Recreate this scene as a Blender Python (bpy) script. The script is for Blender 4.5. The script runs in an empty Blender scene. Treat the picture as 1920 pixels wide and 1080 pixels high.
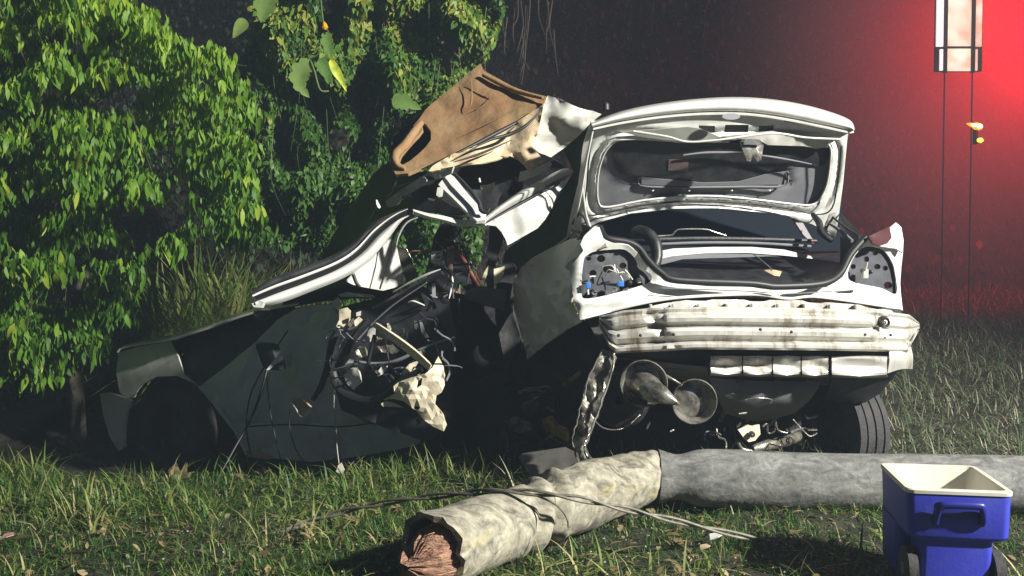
import bpy, bmesh, math, random
import numpy as np
from mathutils import Vector, noise
from mathutils.geometry import delaunay_2d_cdt

random.seed(7); RNG = np.random.default_rng(7)
C = bpy.context.scene.collection
S = bpy.context.scene

# ------------------------------------------------------------------ camera, world, lights, exposure
TAIL = [0.0]   # turn of the wreck's tail about its left corner, in metres of depth
CAM = np.array([0.0, 0.0, 1.2]); F = 1800.0
PITCH = math.atan(60.0 / F)
cam = bpy.data.objects.new('camera', bpy.data.cameras.new('camera')); C.objects.link(cam)
cam.location = CAM; cam.rotation_euler = (math.pi / 2 - PITCH, 0, 0)
cam.data.lens = 36 * F / 1920; cam.data.sensor_width = 36
cam.data.clip_start = 0.05; cam.data.clip_end = 400
S.camera = cam

W = bpy.data.worlds.new("World"); S.world = W; W.use_nodes = True
bg = W.node_tree.nodes['Background']
bg.inputs[0].default_value = (0.26, 0.52, 1.0, 1); bg.inputs[1].default_value = 0.042

def lamp(name, kind, loc, aim, energy, color, size=0.1, angle=80, blend=0.6):
    l = bpy.data.lights.new(name, kind); o = bpy.data.objects.new(name, l); C.objects.link(o)
    o.location = loc; l.energy = energy; l.color = color
    l.shadow_soft_size = size
    if kind == 'SPOT':
        l.spot_size = math.radians(angle); l.spot_blend = blend
    if aim is not None:
        o.rotation_euler = (Vector(aim) - Vector(loc)).to_track_quat('-Z', 'Y').to_euler()
    return o
# the scene floodlight on its mast to the right of the photographer
lamp('floodlight', 'SPOT', (10.2, -1.6, 7.0), (-2.4, 5.2, 1.0), 20500, (1.0, 0.98, 0.88), 0.22, 70, 0.85)
# the red beacon of the emergency vehicle just right of the picture
lamp('red_beacon', 'SPOT', (5.2, 8.9, 3.35), (5.4, 12.0, 3.9), 1000, (1.0, 0.0, 0.008), 0.12, 176, 0.5)

S.view_settings.view_transform = 'Standard'; S.view_settings.look = 'None'
S.view_settings.exposure = 0.0; S.view_settings.gamma = 1.0
S.cycles.use_denoising = True
S.cycles.volume_bounces = 0; S.cycles.max_bounces = 6; S.cycles.diffuse_bounces = 3
S.cycles.transparent_max_bounces = 16
S.cycles.sample_clamp_indirect = 3.0

# ------------------------------------------------------------------ geometry helpers
FWD = np.array([0, math.cos(PITCH), -math.sin(PITCH)]); UP = np.array([0, math.sin(PITCH), math.cos(PITCH)])
def P(px, py, Y):
    """world point seen at photo pixel (px, py) that stands Y metres in front of the photographer"""
    Y = Y + TAIL[0] * float(np.interp(px, [960, 1090, 1724], [0, -.19, .2]))
    d = np.array([(px - 960) / F, 0, 0]) + UP * ((540 - py) / F) + FWD
    return CAM + d * (Y / d[1])
def PV(px, py, Y):
    px, py, Y = np.broadcast_arrays(np.asarray(px, float), np.asarray(py, float), np.asarray(Y, float))
    Y = Y + TAIL[0] * np.interp(px, [960, 1090, 1724], [0, -.19, .2])
    d = np.stack([(px - 960) / F, FWD[1] + UP[1] * (540 - py) / F, FWD[2] + UP[2] * (540 - py) / F], -1)
    return CAM + d * (Y / d[..., 1])[..., None]

def tag(o, label=None, cat=None, group=None, kind=None):
    if label: o['label'] = label
    if cat: o['category'] = cat
    if group: o['group'] = group
    if kind: o['kind'] = kind
    return o
def empty(name, loc=(0, 0, 0), label=None, cat=None, group=None, kind=None):
    o = bpy.data.objects.new(name, None); C.objects.link(o); o.location = loc; o.empty_display_size = .1
    return tag(o, label, cat, group, kind)
def mesh_obj(name, v, f, mat, parent=None, smooth=True, angle=38, attr=None):
    """link arrays of world-space vertices and faces as one object"""
    me = bpy.data.meshes.new(name)
    if parent is not None:
        off = np.array(world_loc(parent)); v = np.asarray(v, float) - off
    v = np.asarray(v, float)
    if isinstance(f, np.ndarray):
        n, k = f.shape
        me.vertices.add(len(v)); me.vertices.foreach_set('co', v.astype(np.float32).ravel())
        me.loops.add(n * k); me.loops.foreach_set('vertex_index', f.astype(np.int32).ravel())
        me.polygons.add(n)
        me.polygons.foreach_set('loop_start', np.arange(0, n * k, k, dtype=np.int32))
        me.update(calc_edges=True)
    else:
        me.from_pydata([tuple(p) for p in v], [], [tuple(int(i) for i in q) for q in f]); me.update()
    if attr is not None:
        a = me.attributes.new('tint', 'FLOAT', 'POINT'); a.data.foreach_set('value', np.asarray(attr, np.float32))
    me.materials.append(mat)
    if smooth:
        me.polygons.foreach_set('use_smooth', np.ones(len(me.polygons), bool))
        if angle: me.set_sharp_from_angle(angle=math.radians(angle))
    o = bpy.data.objects.new(name, me); C.objects.link(o)
    if parent is not None: o.parent = parent
    return o
def world_loc(o):
    p = np.zeros(3)
    while o is not None:
        p += np.array(o.location); o = o.parent
    return p

def crom(pts, n=6, closed=False):
    p = np.asarray(pts, float); m = len(p); out = []
    rng = range(m if closed else m - 1)
    for i in rng:
        if closed: a, b, c, d = p[(i - 1) % m], p[i], p[(i + 1) % m], p[(i + 2) % m]
        else: a, b, c, d = p[max(i - 1, 0)], p[i], p[i + 1], p[min(i + 2, m - 1)]
        for k in range(n):
            t = k / n
            out.append(.5 * ((2 * b) + (c - a) * t + (2 * a - 5 * b + 4 * c - d) * t * t + (3 * b - a - 3 * c + d) * t ** 3))
    if not closed: out.append(p[-1])
    return np.array(out)

def rbf(ctrl):
    """smooth depth field through control points (x, y, Y) in photo pixels"""
    c = np.asarray(ctrl, float); n = len(c)
    if n == 1: return lambda x, y: np.full(np.shape(x), c[0, 2])
    xy = c[:, :2] / 100.0
    d = np.linalg.norm(xy[:, None] - xy[None], axis=-1)
    if n < 4:
        w = np.linalg.lstsq(np.c_[np.ones(n), xy], c[:, 2], rcond=None)[0]
        return lambda x, y: w[0] + w[1] * np.asarray(x) / 100 + w[2] * np.asarray(y) / 100
    Q = np.c_[np.ones(n), xy]
    A = np.block([[d + np.eye(n) * 1e-3, Q], [Q.T, np.zeros((3, 3))]])
    s = np.linalg.lstsq(A, np.r_[c[:, 2], 0, 0, 0], rcond=None)[0]
    def f(x, y):
        x = np.asarray(x, float) / 100; y = np.asarray(y, float) / 100
        r = np.sqrt((x[..., None] - xy[:, 0]) ** 2 + (y[..., None] - xy[:, 1]) ** 2)
        return r @ s[:n] + s[n] + s[n + 1] * x + s[n + 2] * y
    return f

def vnoise(p, scale, seed=0.0):
    q = np.asarray(p) * scale + seed
    return np.array([noise.noise(Vector(a)) for a in q.reshape(-1, 3)]).reshape(q.shape[:-1])
def crease(p, scale, seed=0.0):
    return 1 - 2 * np.abs(vnoise(p, scale, seed)) 

def thicken(v, tris, t, dirn=None):
    """give a triangulated sheet real thickness away from the camera side"""
    v = np.asarray(v); tris = np.asarray(tris)
    fn = np.cross(v[tris[:, 1]] - v[tris[:, 0]], v[tris[:, 2]] - v[tris[:, 0]])
    cen = v[tris].mean(1)
    flip = (fn * (cen - CAM)).sum(1).sum() > 0
    if flip: tris = tris[:, ::-1]; fn = -fn
    nn = np.zeros_like(v)
    for k in range(3): np.add.at(nn, tris[:, k], fn)
    nn /= np.linalg.norm(nn, axis=1, keepdims=True) + 1e-9
    v2 = np.r_[v, v - nn * t]; n = len(v)
    e = {}
    for a, b, c in tris:
        for q in ((a, b), (b, c), (c, a)): e[q] = 1
    sides = [(q[1], q[0], q[0] + n, q[1] + n) for q in e if (q[1], q[0]) not in e]
    faces = [tuple(q) for q in tris] + [tuple(q) for q in (tris[:, ::-1] + n)] + sides
    return v2, faces

def plate(name, outline, depth, mat, parent, holes=(), thick=.006, step=14, smooth=0, crumple=0, cs=5.0, relief=None, hsmooth=0, seed=0., angle=38):
    """a sheet cut to an outline, bent to a depth field, dented, with thickness and holes"""
    o = np.array([q[:2] for q in outline], float)
    if smooth: o = crom(o, smooth, True)
    hs = []
    for h in holes:
        h = np.array([q[:2] for q in h], float)
        hs.append(crom(h, hsmooth, True) if hsmooth else h)
    def dens(l, s=step):
        out = []
        for i in range(len(l)):
            a, b = l[i], l[(i + 1) % len(l)]; n = max(1, int(np.hypot(*(b - a)) / s))
            out += [a + (b - a) * k / n for k in range(n)]
        return np.array(out)
    loops = [dens(o)] + [dens(h) for h in hs]
    def inside(pt, l):
        x, y = pt[:, 0], pt[:, 1]; r = np.zeros(len(pt), bool); j = len(l) - 1
        for i in range(len(l)):
            xi, yi = l[i]; xj, yj = l[j]
            with np.errstate(divide='ignore', invalid='ignore'):
                c = ((yi > y) != (yj > y)) & (x < (xj - xi) * (y - yi) / (yj - yi + 1e-12) + xi)
            r ^= c; j = i
        return r
    mn, mx = loops[0].min(0), loops[0].max(0)
    gx, gy = np.meshgrid(np.arange(mn[0], mx[0], step), np.arange(mn[1], mx[1], step))
    gx = gx + (np.arange(gx.shape[0]) % 2)[:, None] * step / 2
    g = np.c_[gx.ravel(), gy.ravel()] + RNG.uniform(-.12, .12, (gx.size, 2)) * step
    keep = inside(g, loops[0])
    for h in loops[1:]: keep &= ~inside(g, h)
    allb = np.concatenate(loops)
    if keep.any():
        g = g[keep]
        g = g[(np.linalg.norm(g[:, None] - allb[None], axis=-1).min(1) > step * .45)]
    else: g = g[keep]
    pts = np.concatenate([allb, g]); edges = []; b = 0
    for l in loops:
        edges += [(b + i, b + (i + 1) % len(l)) for i in range(len(l))]; b += len(l)
    vv, _, ff, *_ = delaunay_2d_cdt([Vector(q) for q in pts], edges, [], 0, 1e-5)
    vv = np.array([tuple(q) for q in vv]); tris = np.array([q for q in ff if len(q) == 3])
    cen = vv[tris].mean(1); k = inside(cen, loops[0])
    for h in loops[1:]: k &= ~inside(cen, h)
    tris = tris[k]; used = np.unique(tris); remap = -np.ones(len(vv), int); remap[used] = np.arange(len(used))
    vv = vv[used]; tris = remap[tris]
    df = depth if callable(depth) else rbf(depth)
    Y = df(vv[:, 0], vv[:, 1])
    if relief is not None: Y = Y + relief(vv[:, 0], vv[:, 1])
    p = PV(vv[:, 0], vv[:, 1], Y)
    if crumple:
        Y = Y + crumple * (crease(p, cs, 3.1 + seed) * .8 + crease(p, cs * 2.3, 9.7 + seed) * .4)
        p = PV(vv[:, 0], vv[:, 1], Y)
    v2, f2 = thicken(p, tris, thick)
    return mesh_obj(name, v2, f2, mat, parent, angle=angle)

def tube(name, pts, r, mat, parent=None, seg=8, n=5, r2=None, flat=1.0, jitter=0, link=True, closed=False):
    """a rod, wire or pipe along points; r may be a list of radii"""
    p = crom(pts, n, closed); m = len(p)
    rr = np.interp(np.linspace(0, 1, m), np.linspace(0, 1, len(r)), r) if hasattr(r, '__len__') else np.full(m, r)
    if jitter: p = p + RNG.normal(0, jitter, p.shape)
    t = np.gradient(p, axis=0); t /= np.linalg.norm(t, axis=1, keepdims=True) + 1e-9
    up = np.array([0, 0, 1.]); 
    u = np.cross(t, up); bad = np.linalg.norm(u, axis=1) < .1; u[bad] = np.cross(t[bad], [1., 0, 0])
    u /= np.linalg.norm(u, axis=1, keepdims=True); w = np.cross(u, t)
    a = np.linspace(0, 2 * math.pi, seg, endpoint=False)
    v = p[:, None] + rr[:, None, None] * (np.cos(a)[None, :, None] * u[:, None] + flat * np.sin(a)[None, :, None] * w[:, None])
    f = [(i * seg + j, i * seg + (j + 1) % seg, (i + 1) * seg + (j + 1) % seg, (i + 1) * seg + j) for i in range(m - 1) for j in range(seg)]
    if closed: f += [((m - 1) * seg + j, (m - 1) * seg + (j + 1) % seg, (j + 1) % seg, j) for j in range(seg)]
    else: f += [tuple(range(seg))[::-1], tuple((m - 1) * seg + j for j in range(seg))]
    if not link: return v.reshape(-1, 3), f
    return mesh_obj(name, v.reshape(-1, 3), f, mat, parent, angle=50)
def ptube(name, pp, r, mat, parent, **k):
    return tube(name, [P(*q) for q in pp], r, mat, parent, **k)

def loft(name, rows, mat, parent, nu=4, nv=4, thick=.006, crumple=0, cs=6., angle=38, sharpu=False):
    """a sheet through rows of points (x, y, Y)"""
    R = np.array([[P(*q) for q in r] for r in rows])
    R = np.array([crom(r, nu) for r in R]) if nu > 1 else R
    R = np.array([crom(R[:, j], nv) for j in range(R.shape[1])]).transpose(1, 0, 2) if nv > 1 else R
    a, b = R.shape[:2]; v = R.reshape(-1, 3)
    if crumple:
        d = v - CAM; d /= np.linalg.norm(d, axis=1, keepdims=True)
        v = v + d * (crumple * (crease(v, cs) * .7 + crease(v, cs * 2.4, 5.) * .4))[:, None]
    q = np.array([(i * b + j, i * b + j + 1, (i + 1) * b + j + 1, (i + 1) * b + j) for i in range(a - 1) for j in range(b - 1)])
    tris = np.r_[q[:, [0, 1, 2]], q[:, [0, 2, 3]]]
    v2, f2 = thicken(v, tris, thick)
    return mesh_obj(name, v2, f2, mat, parent, angle=angle)

def lathe(prof, origin, axis, seg=24):
    """profile of (distance along axis, radius) turned about an axis"""
    ax = np.array(axis, float); ax /= np.linalg.norm(ax)
    u = np.cross(ax, [0, 0, 1.]); 
    if np.linalg.norm(u) < .1: u = np.cross(ax, [1., 0, 0])
    u /= np.linalg.norm(u); w = np.cross(u, ax)
    a = np.linspace(0, 2 * math.pi, seg, endpoint=False)
    v = np.array([np.array(origin) + ax * h + r * (math.cos(t) * u + math.sin(t) * w) for h, r in prof for t in a])
    f = [(i * seg + j, i * seg + (j + 1) % seg, (i + 1) * seg + (j + 1) % seg, (i + 1) * seg + j) for i in range(len(prof) - 1) for j in range(seg)]
    return v, f
def box(c, sx, sy, sz, M=None, bev=0):
    """box vertices and faces; M is a 3x3 orientation"""
    bm = bmesh.new(); bmesh.ops.create_cube(bm, size=1)
    for q in bm.verts: q.co = Vector((q.co.x * sx, q.co.y * sy, q.co.z * sz))
    if bev: bmesh.ops.bevel(bm, geom=list(bm.edges), offset=bev, segments=2, affect='EDGES', profile=.6)
    v = np.array([tuple(q.co) for q in bm.verts]); bm.verts.index_update(); f = [tuple(q.index for q in fc.verts) for fc in bm.faces]; bm.free()
    if M is not None: v = v @ np.array(M).T
    return v + np.array(c), f
def join(*parts):
    V, Fc, n = [], [], 0
    for v, f in parts:
        V.append(np.asarray(v)); Fc += [tuple(i + n for i in q) for q in f]; n += len(v)
    return np.concatenate(V), Fc

# ------------------------------------------------------------------ materials
def mat(name, color, rough=.5, metal=0, spec=.5, coat=0, trans=0, noise_amt=0, noise_scale=8, color2=None, bump=0, bump_scale=40, stretch=None, emit=None, estr=0, ramp=(.4, .65), alpha=1):
    m = bpy.data.materials.new(name); m.use_nodes = True; nt = m.node_tree; N = nt.nodes; L = nt.links
    b = N['Principled BSDF']; b.inputs['Roughness'].default_value = rough; b.inputs['Metallic'].default_value = metal
    b.inputs['Specular IOR Level'].default_value = spec; b.inputs['Coat Weight'].default_value = coat
    b.inputs['Transmission Weight'].default_value = trans; b.inputs['Alpha'].default_value = alpha
    b.inputs['Base Color'].default_value = (*color, 1)
    tc = N.new('ShaderNodeTexCoord'); mp = N.new('ShaderNodeMapping'); L.new(tc.outputs['Object'], mp.inputs[0])
    if stretch: mp.inputs['Scale'].default_value = stretch
    if color2 is not None:
        nz = N.new('ShaderNodeTexNoise'); nz.inputs['Scale'].default_value = noise_scale; nz.inputs['Detail'].default_value = 8; nz.inputs['Roughness'].default_value = .65
        L.new(mp.outputs[0], nz.inputs['Vector'])
        r = N.new('ShaderNodeValToRGB'); L.new(nz.outputs['Fac'], r.inputs[0])
        r.color_ramp.elements[0].position = ramp[0]; r.color_ramp.elements[1].position = ramp[1]
        r.color_ramp.elements[0].color = (*color, 1); r.color_ramp.elements[1].color = (*color2, 1)
        L.new(r.outputs[0], b.inputs['Base Color'])
        rr = N.new('ShaderNodeMapRange'); rr.inputs[3].default_value = max(.05, rough - .12); rr.inputs[4].default_value = min(1, rough + .15)
        L.new(nz.outputs['Fac'], rr.inputs[0]); L.new(rr.outputs[0], b.inputs['Roughness'])
    if bump:
        n2 = N.new('ShaderNodeTexNoise'); n2.inputs['Scale'].default_value = bump_scale; n2.inputs['Detail'].default_value = 6
        L.new(mp.outputs[0], n2.inputs['Vector']); bp = N.new('ShaderNodeBump'); bp.inputs['Strength'].default_value = bump; bp.inputs['Distance'].default_value = .02
        L.new(n2.outputs['Fac'], bp.inputs['Height']); L.new(bp.outputs[0], b.inputs['Normal'])
    if emit: b.inputs['Emission Color'].default_value = (*emit, 1); b.inputs['Emission Strength'].default_value = estr
    return m
def leafmat(name, stops, rough=.4, transl=.3):
    """plant material whose hue follows a per-leaf tint value"""
    m = bpy.data.materials.new(name); m.use_nodes = True; nt = m.node_tree; N = nt.nodes; L = nt.links
    b = N['Principled BSDF']; b.inputs['Roughness'].default_value = rough; b.inputs['Specular IOR Level'].default_value = .35
    at = N.new('ShaderNodeAttribute'); at.attribute_name = 'tint'
    oi = N.new('ShaderNodeObjectInfo'); ad = N.new('ShaderNodeMath'); ad.operation = 'ADD'
    L.new(at.outputs['Fac'], ad.inputs[0]); 
    sc = N.new('ShaderNodeMath'); sc.operation = 'MULTIPLY'; sc.inputs[1].default_value = .35; L.new(oi.outputs['Random'], sc.inputs[0]); L.new(sc.outputs[0], ad.inputs[1])
    r = N.new('ShaderNodeValToRGB'); L.new(ad.outputs[0], r.inputs[0])
    el = r.color_ramp.elements
    while len(el) < len(stops): el.new(.5)
    for e, (p, c) in zip(el, stops): e.position = p; e.color = (*c, 1)
    tc = N.new('ShaderNodeTexCoord'); nz = N.new('ShaderNodeTexNoise'); nz.inputs['Scale'].default_value = 25; L.new(tc.outputs['Object'], nz.inputs['Vector'])
    mx = N.new('ShaderNodeMixRGB'); mx.blend_type = 'MULTIPLY'; mx.inputs[0].default_value = .35; L.new(r.outputs[0], mx.inputs[1]); L.new(nz.outputs['Fac'], mx.inputs[2])
    L.new(mx.outputs[0], b.inputs['Base Color'])
    t = N.new('ShaderNodeBsdfTranslucent'); L.new(mx.outputs[0], t.inputs[0])
    ms = N.new('ShaderNodeMixShader'); ms.inputs[0].default_value = transl
    L.new(b.outputs[0], ms.inputs[1]); L.new(t.outputs[0], ms.inputs[2]); L.new(ms.outputs[0], N['Material Output'].inputs[0])
    return m

M = {}
M['white'] = mat('white_paint', (.70, .70, .675), .32, coat=.5, color2=(.50, .48, .43), noise_scale=5, bump=.10, bump_scale=9, ramp=(.5, .85))
M['white_in'] = mat('white_inner_paint', (.60, .59, .55), .45, color2=(.5, .49, .44), noise_scale=6, bump=.1, bump_scale=14)
M['black'] = mat('black_plastic', (.012, .013, .016), .45, color2=(.03, .03, .035), noise_scale=12, bump=.1)
M['seal'] = mat('black_rubber', (.012, .012, .014), .5)
M['dark'] = mat('dark_metal', (.02, .022, .028), .5, color2=(.05, .048, .05), noise_scale=9, bump=.15)
M['grey'] = mat('grey_trim', (.15, .15, .17), .75, color2=(.20, .20, .22), noise_scale=5, bump=.08, bump_scale=160)
M['glass'] = mat('tinted_glass', (.015, .018, .025), .1, spec=.6, coat=.3)
M['brown'] = mat('brown_lining', (.32, .21, .105), .95, color2=(.25, .125, .055), noise_scale=5, bump=.25, bump_scale=30, ramp=(.35, .7))
M['cream'] = mat('cream_lining', (.66, .53, .36), .8, color2=(.45, .33, .2), noise_scale=8, bump=.2, bump_scale=25)
M['chrome'] = mat('polished_steel', (.46, .44, .41), .22, metal=.65, color2=(.10, .09, .075), noise_scale=13, ramp=(.42, .6), bump=.12, bump_scale=20)  # dark mottling in the colour imitates reflections
M['creammetal'] = mat('cream_painted_metal', (.74, .66, .50), .45, color2=(.52, .38, .24), noise_scale=14, bump=.25, bump_scale=20, ramp=(.5, .75))
M['bare'] = mat('crumpled_bare_metal', (.30, .28, .24), .4, metal=.5, color2=(.08, .07, .06), noise_scale=16, bump=.6, bump_scale=26)
M['rubber'] = mat('tyre_rubber', (.035, .034, .036), .8, color2=(.06, .055, .055), noise_scale=10, bump=.3, bump_scale=60)
M['blue'] = mat('blue_plastic', (.035, .045, .47), .5, color2=(.07, .09, .38), noise_scale=7, bump=.05, bump_scale=90, ramp=(.5, .85))
M['bluedark'] = mat('blue_handle_plastic', (.015, .02, .23), .4)
M['coolwhite'] = mat('cream_plastic', (.66, .63, .54), .5, color2=(.5, .46, .38), noise_scale=7, ramp=(.5, .8))
M['wire_blue'] = mat('blue_connector', (.05, .22, .75), .4)
M['wire_white'] = mat('white_wire', (.75, .72, .66), .5)
M['red'] = mat('dark_red_metal', (.22, .05, .035), .45, color2=(.1, .03, .02), noise_scale=20)
M['tan'] = mat('tan_card', (.55, .42, .28), .7, color2=(.4, .28, .18), noise_scale=20)
M['redtint'] = mat('smoked_red_plastic', (.07, .02, .025), .25)

def barm():
    """dirty bumper beam: cream metal with brown runs down it"""
    m = mat('stained_bumper_metal', (.70, .66, .55), .38, metal=.25)
    nt = m.node_tree; N = nt.nodes; L = nt.links; b = N['Principled BSDF']
    tc = N.new('ShaderNodeTexCoord'); mp = N.new('ShaderNodeMapping'); mp.inputs['Scale'].default_value = (26, 4, 2.2); L.new(tc.outputs['Object'], mp.inputs[0])
    n1 = N.new('ShaderNodeTexNoise'); n1.inputs['Scale'].default_value = 1.3; n1.inputs['Detail'].default_value = 7; n1.inputs['Roughness'].default_value = .7; L.new(mp.outputs[0], n1.inputs[0])
    n2 = N.new('ShaderNodeTexNoise'); n2.inputs['Scale'].default_value = 5; n2.inputs['Detail'].default_value = 5; L.new(tc.outputs['Object'], n2.inputs[0])
    ad = N.new('ShaderNodeMath'); ad.operation = 'MULTIPLY_ADD'; ad.inputs[1].default_value = .6; L.new(n2.outputs[0], ad.inputs[0]); 
    h = N.new('ShaderNodeMath'); h.operation = 'MULTIPLY'; h.inputs[1].default_value = .6; L.new(n1.outputs[0], h.inputs[0]); L.new(h.outputs[0], ad.inputs[2])
    r = N.new('ShaderNodeValToRGB'); L.new(ad.outputs[0], r.inputs[0]); e = r.color_ramp.elements
    e[0].position = .42; e[0].color = (.17, .145, .12, 1); e[1].position = .60; e[1].color = (.58, .565, .53, 1)
    k = e.new(.5); k.color = (.40, .37, .32, 1)
    L.new(r.outputs[0], b.inputs['Base Color'])
    return m
M['beam'] = barm()

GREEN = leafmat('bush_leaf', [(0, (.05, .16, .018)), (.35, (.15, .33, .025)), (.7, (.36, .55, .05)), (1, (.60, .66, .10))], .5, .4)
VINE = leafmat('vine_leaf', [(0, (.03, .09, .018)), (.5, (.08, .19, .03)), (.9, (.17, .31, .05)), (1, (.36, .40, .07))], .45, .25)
DARKV = leafmat('dark_undergrowth_leaf', [(0, (.04, .07, .05)), (.5, (.08, .13, .08)), (.95, (.12, .17, .11)), (1, (.35, .29, .18))], .6, .2)
GRASS = leafmat('grass_blade', [(0, (.035, .10, .02)), (.4, (.09, .20, .035)), (.75, (.24, .32, .07)), (1, (.52, .46, .22))], .5, .3)
GRASSR = leafmat('dull_grass_blade', [(0, (.07, .12, .06)), (.5, (.16, .22, .11)), (.85, (.28, .32, .17)), (1, (.48, .45, .32))], .6, .25)
DEAD = leafmat('dead_leaf', [(0, (.10, .06, .03)), (.5, (.22, .15, .07)), (1, (.45, .36, .2))], .8, .15)
MONST = leafmat('variegated_leaf', [(0, (.10, .26, .05)), (.6, (.28, .42, .12)), (1, (.55, .6, .2))], .35, .3)
YELL = mat('yellow_leaf', (.62, .60, .05), .4, color2=(.2, .38, .04), noise_scale=14)
BARK = mat('twig_bark', (.10, .085, .06), .8, color2=(.05, .04, .03), noise_scale=20, bump=.3)
STEM = mat('green_stem', (.09, .13, .05), .6)

# ------------------------------------------------------------------ terrain
def sst(a, b, x):
    t = np.clip((np.asarray(x, float) - a) / (b - a), 0, 1); return t * t * (3 - 2 * t)
def tz(x, y):
    x = np.asarray(x, float); y = np.asarray(y, float)
    dip = -.34 * sst(5.15, 5.8, y) * sst(-.1, 1.0, -x) * (1 - sst(7.0, 8.5, y))
    rise = .15 * np.clip(y - 6.3, 0, None) * sst(-1.5, 1.0, x) + .10 * np.clip(y - 8.0, 0, None) * (1 - sst(-1.5, 1.0, x))
    bank = 1.15 * np.clip(y - 12.0 - .5 * np.sin(x * .7), 0, 7.5) * (.8 + .2 * sst(-6, -1, x))
    bank = bank + sst(12.2, 13.5, y) * (.22 * np.sin(x * 1.9 + 1.3 * np.sin(y * 1.1)) * np.sin(y * 2.6 + x) + .12 * np.sin(x * 4.7 + y * 2) * np.sin(y * 5.1 - x * 2))
    w = .03 * np.sin(x * 2.3 + y) * np.sin(y * 1.9 - x * .7) + .018 * np.sin(x * 5.1) * np.sin(y * 4.3 + 1)
    return dip + rise + bank + w * sst(3, 4, y) * .8
xs = np.r_[np.linspace(-60, -9, 12), np.linspace(-8, 9, 150), np.linspace(10, 60, 12)]
ys = np.r_[np.linspace(-25, 2, 10), np.linspace(2.3, 20, 160), np.linspace(22, 90, 10)]
X, Y = np.meshgrid(xs, ys); Z = tz(X, Y) + RNG.normal(0, .006, X.shape)
v = np.stack([X, Y, Z], -1).reshape(-1, 3); nx = len(xs)
q = np.array([(i * nx + j, i * nx + j + 1, (i + 1) * nx + j + 1, (i + 1) * nx + j) for i in range(len(ys) - 1) for j in range(nx - 1)])
SOIL = mat('soil', (.014, .012, .009), .95, color2=(.045, .036, .022), noise_scale=7, bump=.8, bump_scale=30, ramp=(.35, .7))
tag(mesh_obj('ground', v, q, SOIL, angle=None), kind='structure')

# ------------------------------------------------------------------ vectorised plants
def blade_t(n=4, w=.5, bend=.5, curl=0):
    """a grass blade template: length 1 up z, bends to +x"""
    t = np.linspace(0, 1, n + 1); x = bend * t ** 2; z = t * (1 - .35 * bend * t); ww = w * np.clip(1 - t ** 2.2, .02, 1) * .5
    a = np.stack([x, -ww, z], -1); b = np.stack([x, ww, z], -1); v = np.stack([a, b], 1).reshape(-1, 3)
    f = np.array([(2 * i, 2 * i + 1, 2 * i + 3, 2 * i + 2) for i in range(n)]); return v, f
def leaf_t(n=4, w=.36, droop=.25, fold=.12):
    """a pointed leaf template: length 1 along +x, face up z, folded at the midrib"""
    t = np.linspace(0, 1, n + 1); ww = w * .5 * np.sin(np.pi * np.clip(t, .0, 1) ** .8) ** .8; ww[0] = .012; ww[-1] = .004
    z = -droop * t ** 2
    l = np.stack([t, ww, z + fold * ww], -1); m = np.stack([t, 0 * t, z], -1); r = np.stack([t, -ww, z + fold * ww], -1)
    v = np.stack([l, m, r], 1).reshape(-1, 3)
    f = []
    for i in range(n): f += [(3 * i, 3 * i + 1, 3 * i + 4, 3 * i + 3), (3 * i + 1, 3 * i + 2, 3 * i + 5, 3 * i + 4)]
    return v, np.array(f)
def rotz(a):
    c, s = np.cos(a), np.sin(a); o = np.zeros_like(c); i = np.ones_like(c)
    return np.stack([np.stack([c, -s, o], -1), np.stack([s, c, o], -1), np.stack([o, o, i], -1)], -2)
def roty(a):
    c, s = np.cos(a), np.sin(a); o = np.zeros_like(c); i = np.ones_like(c)
    return np.stack([np.stack([c, o, s], -1), np.stack([o, i, o], -1), np.stack([-s, o, c], -1)], -2)
def rotx(a):
    c, s = np.cos(a), np.sin(a); o = np.zeros_like(c); i = np.ones_like(c)
    return np.stack([np.stack([i, o, o], -1), np.stack([o, c, -s], -1), np.stack([o, s, c], -1)], -2)
def scatter(name, temps, pos, R, scale, tint, material, parent=None):
    """many copies of leaf templates as one mesh"""
    n = len(pos); scale = np.asarray(scale, float)
    if scale.ndim == 1: scale = np.repeat(scale[:, None], 3, 1)
    V, Fa, T, off = [], [], [], 0
    pick = RNG.integers(0, len(temps), n)
    for k, (tv, tf) in enumerate(temps):
        idx = np.where(pick == k)[0]
        if not len(idx): continue
        vv = np.einsum('nij,nkj->nki', R[idx], tv[None] * scale[idx][:, None]) + pos[idx][:, None]
        V.append(vv.reshape(-1, 3)); Fa.append((tf[None] + (np.arange(len(idx)) * len(tv))[:, None, None] + off).reshape(-1, 4)); off += vv.shape[0] * vv.shape[1]
        T.append(np.repeat(tint[idx], len(tv)))
    return mesh_obj(name, np.concatenate(V), np.concatenate(Fa), material, parent, angle=None, attr=np.concatenate(T))

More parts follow.
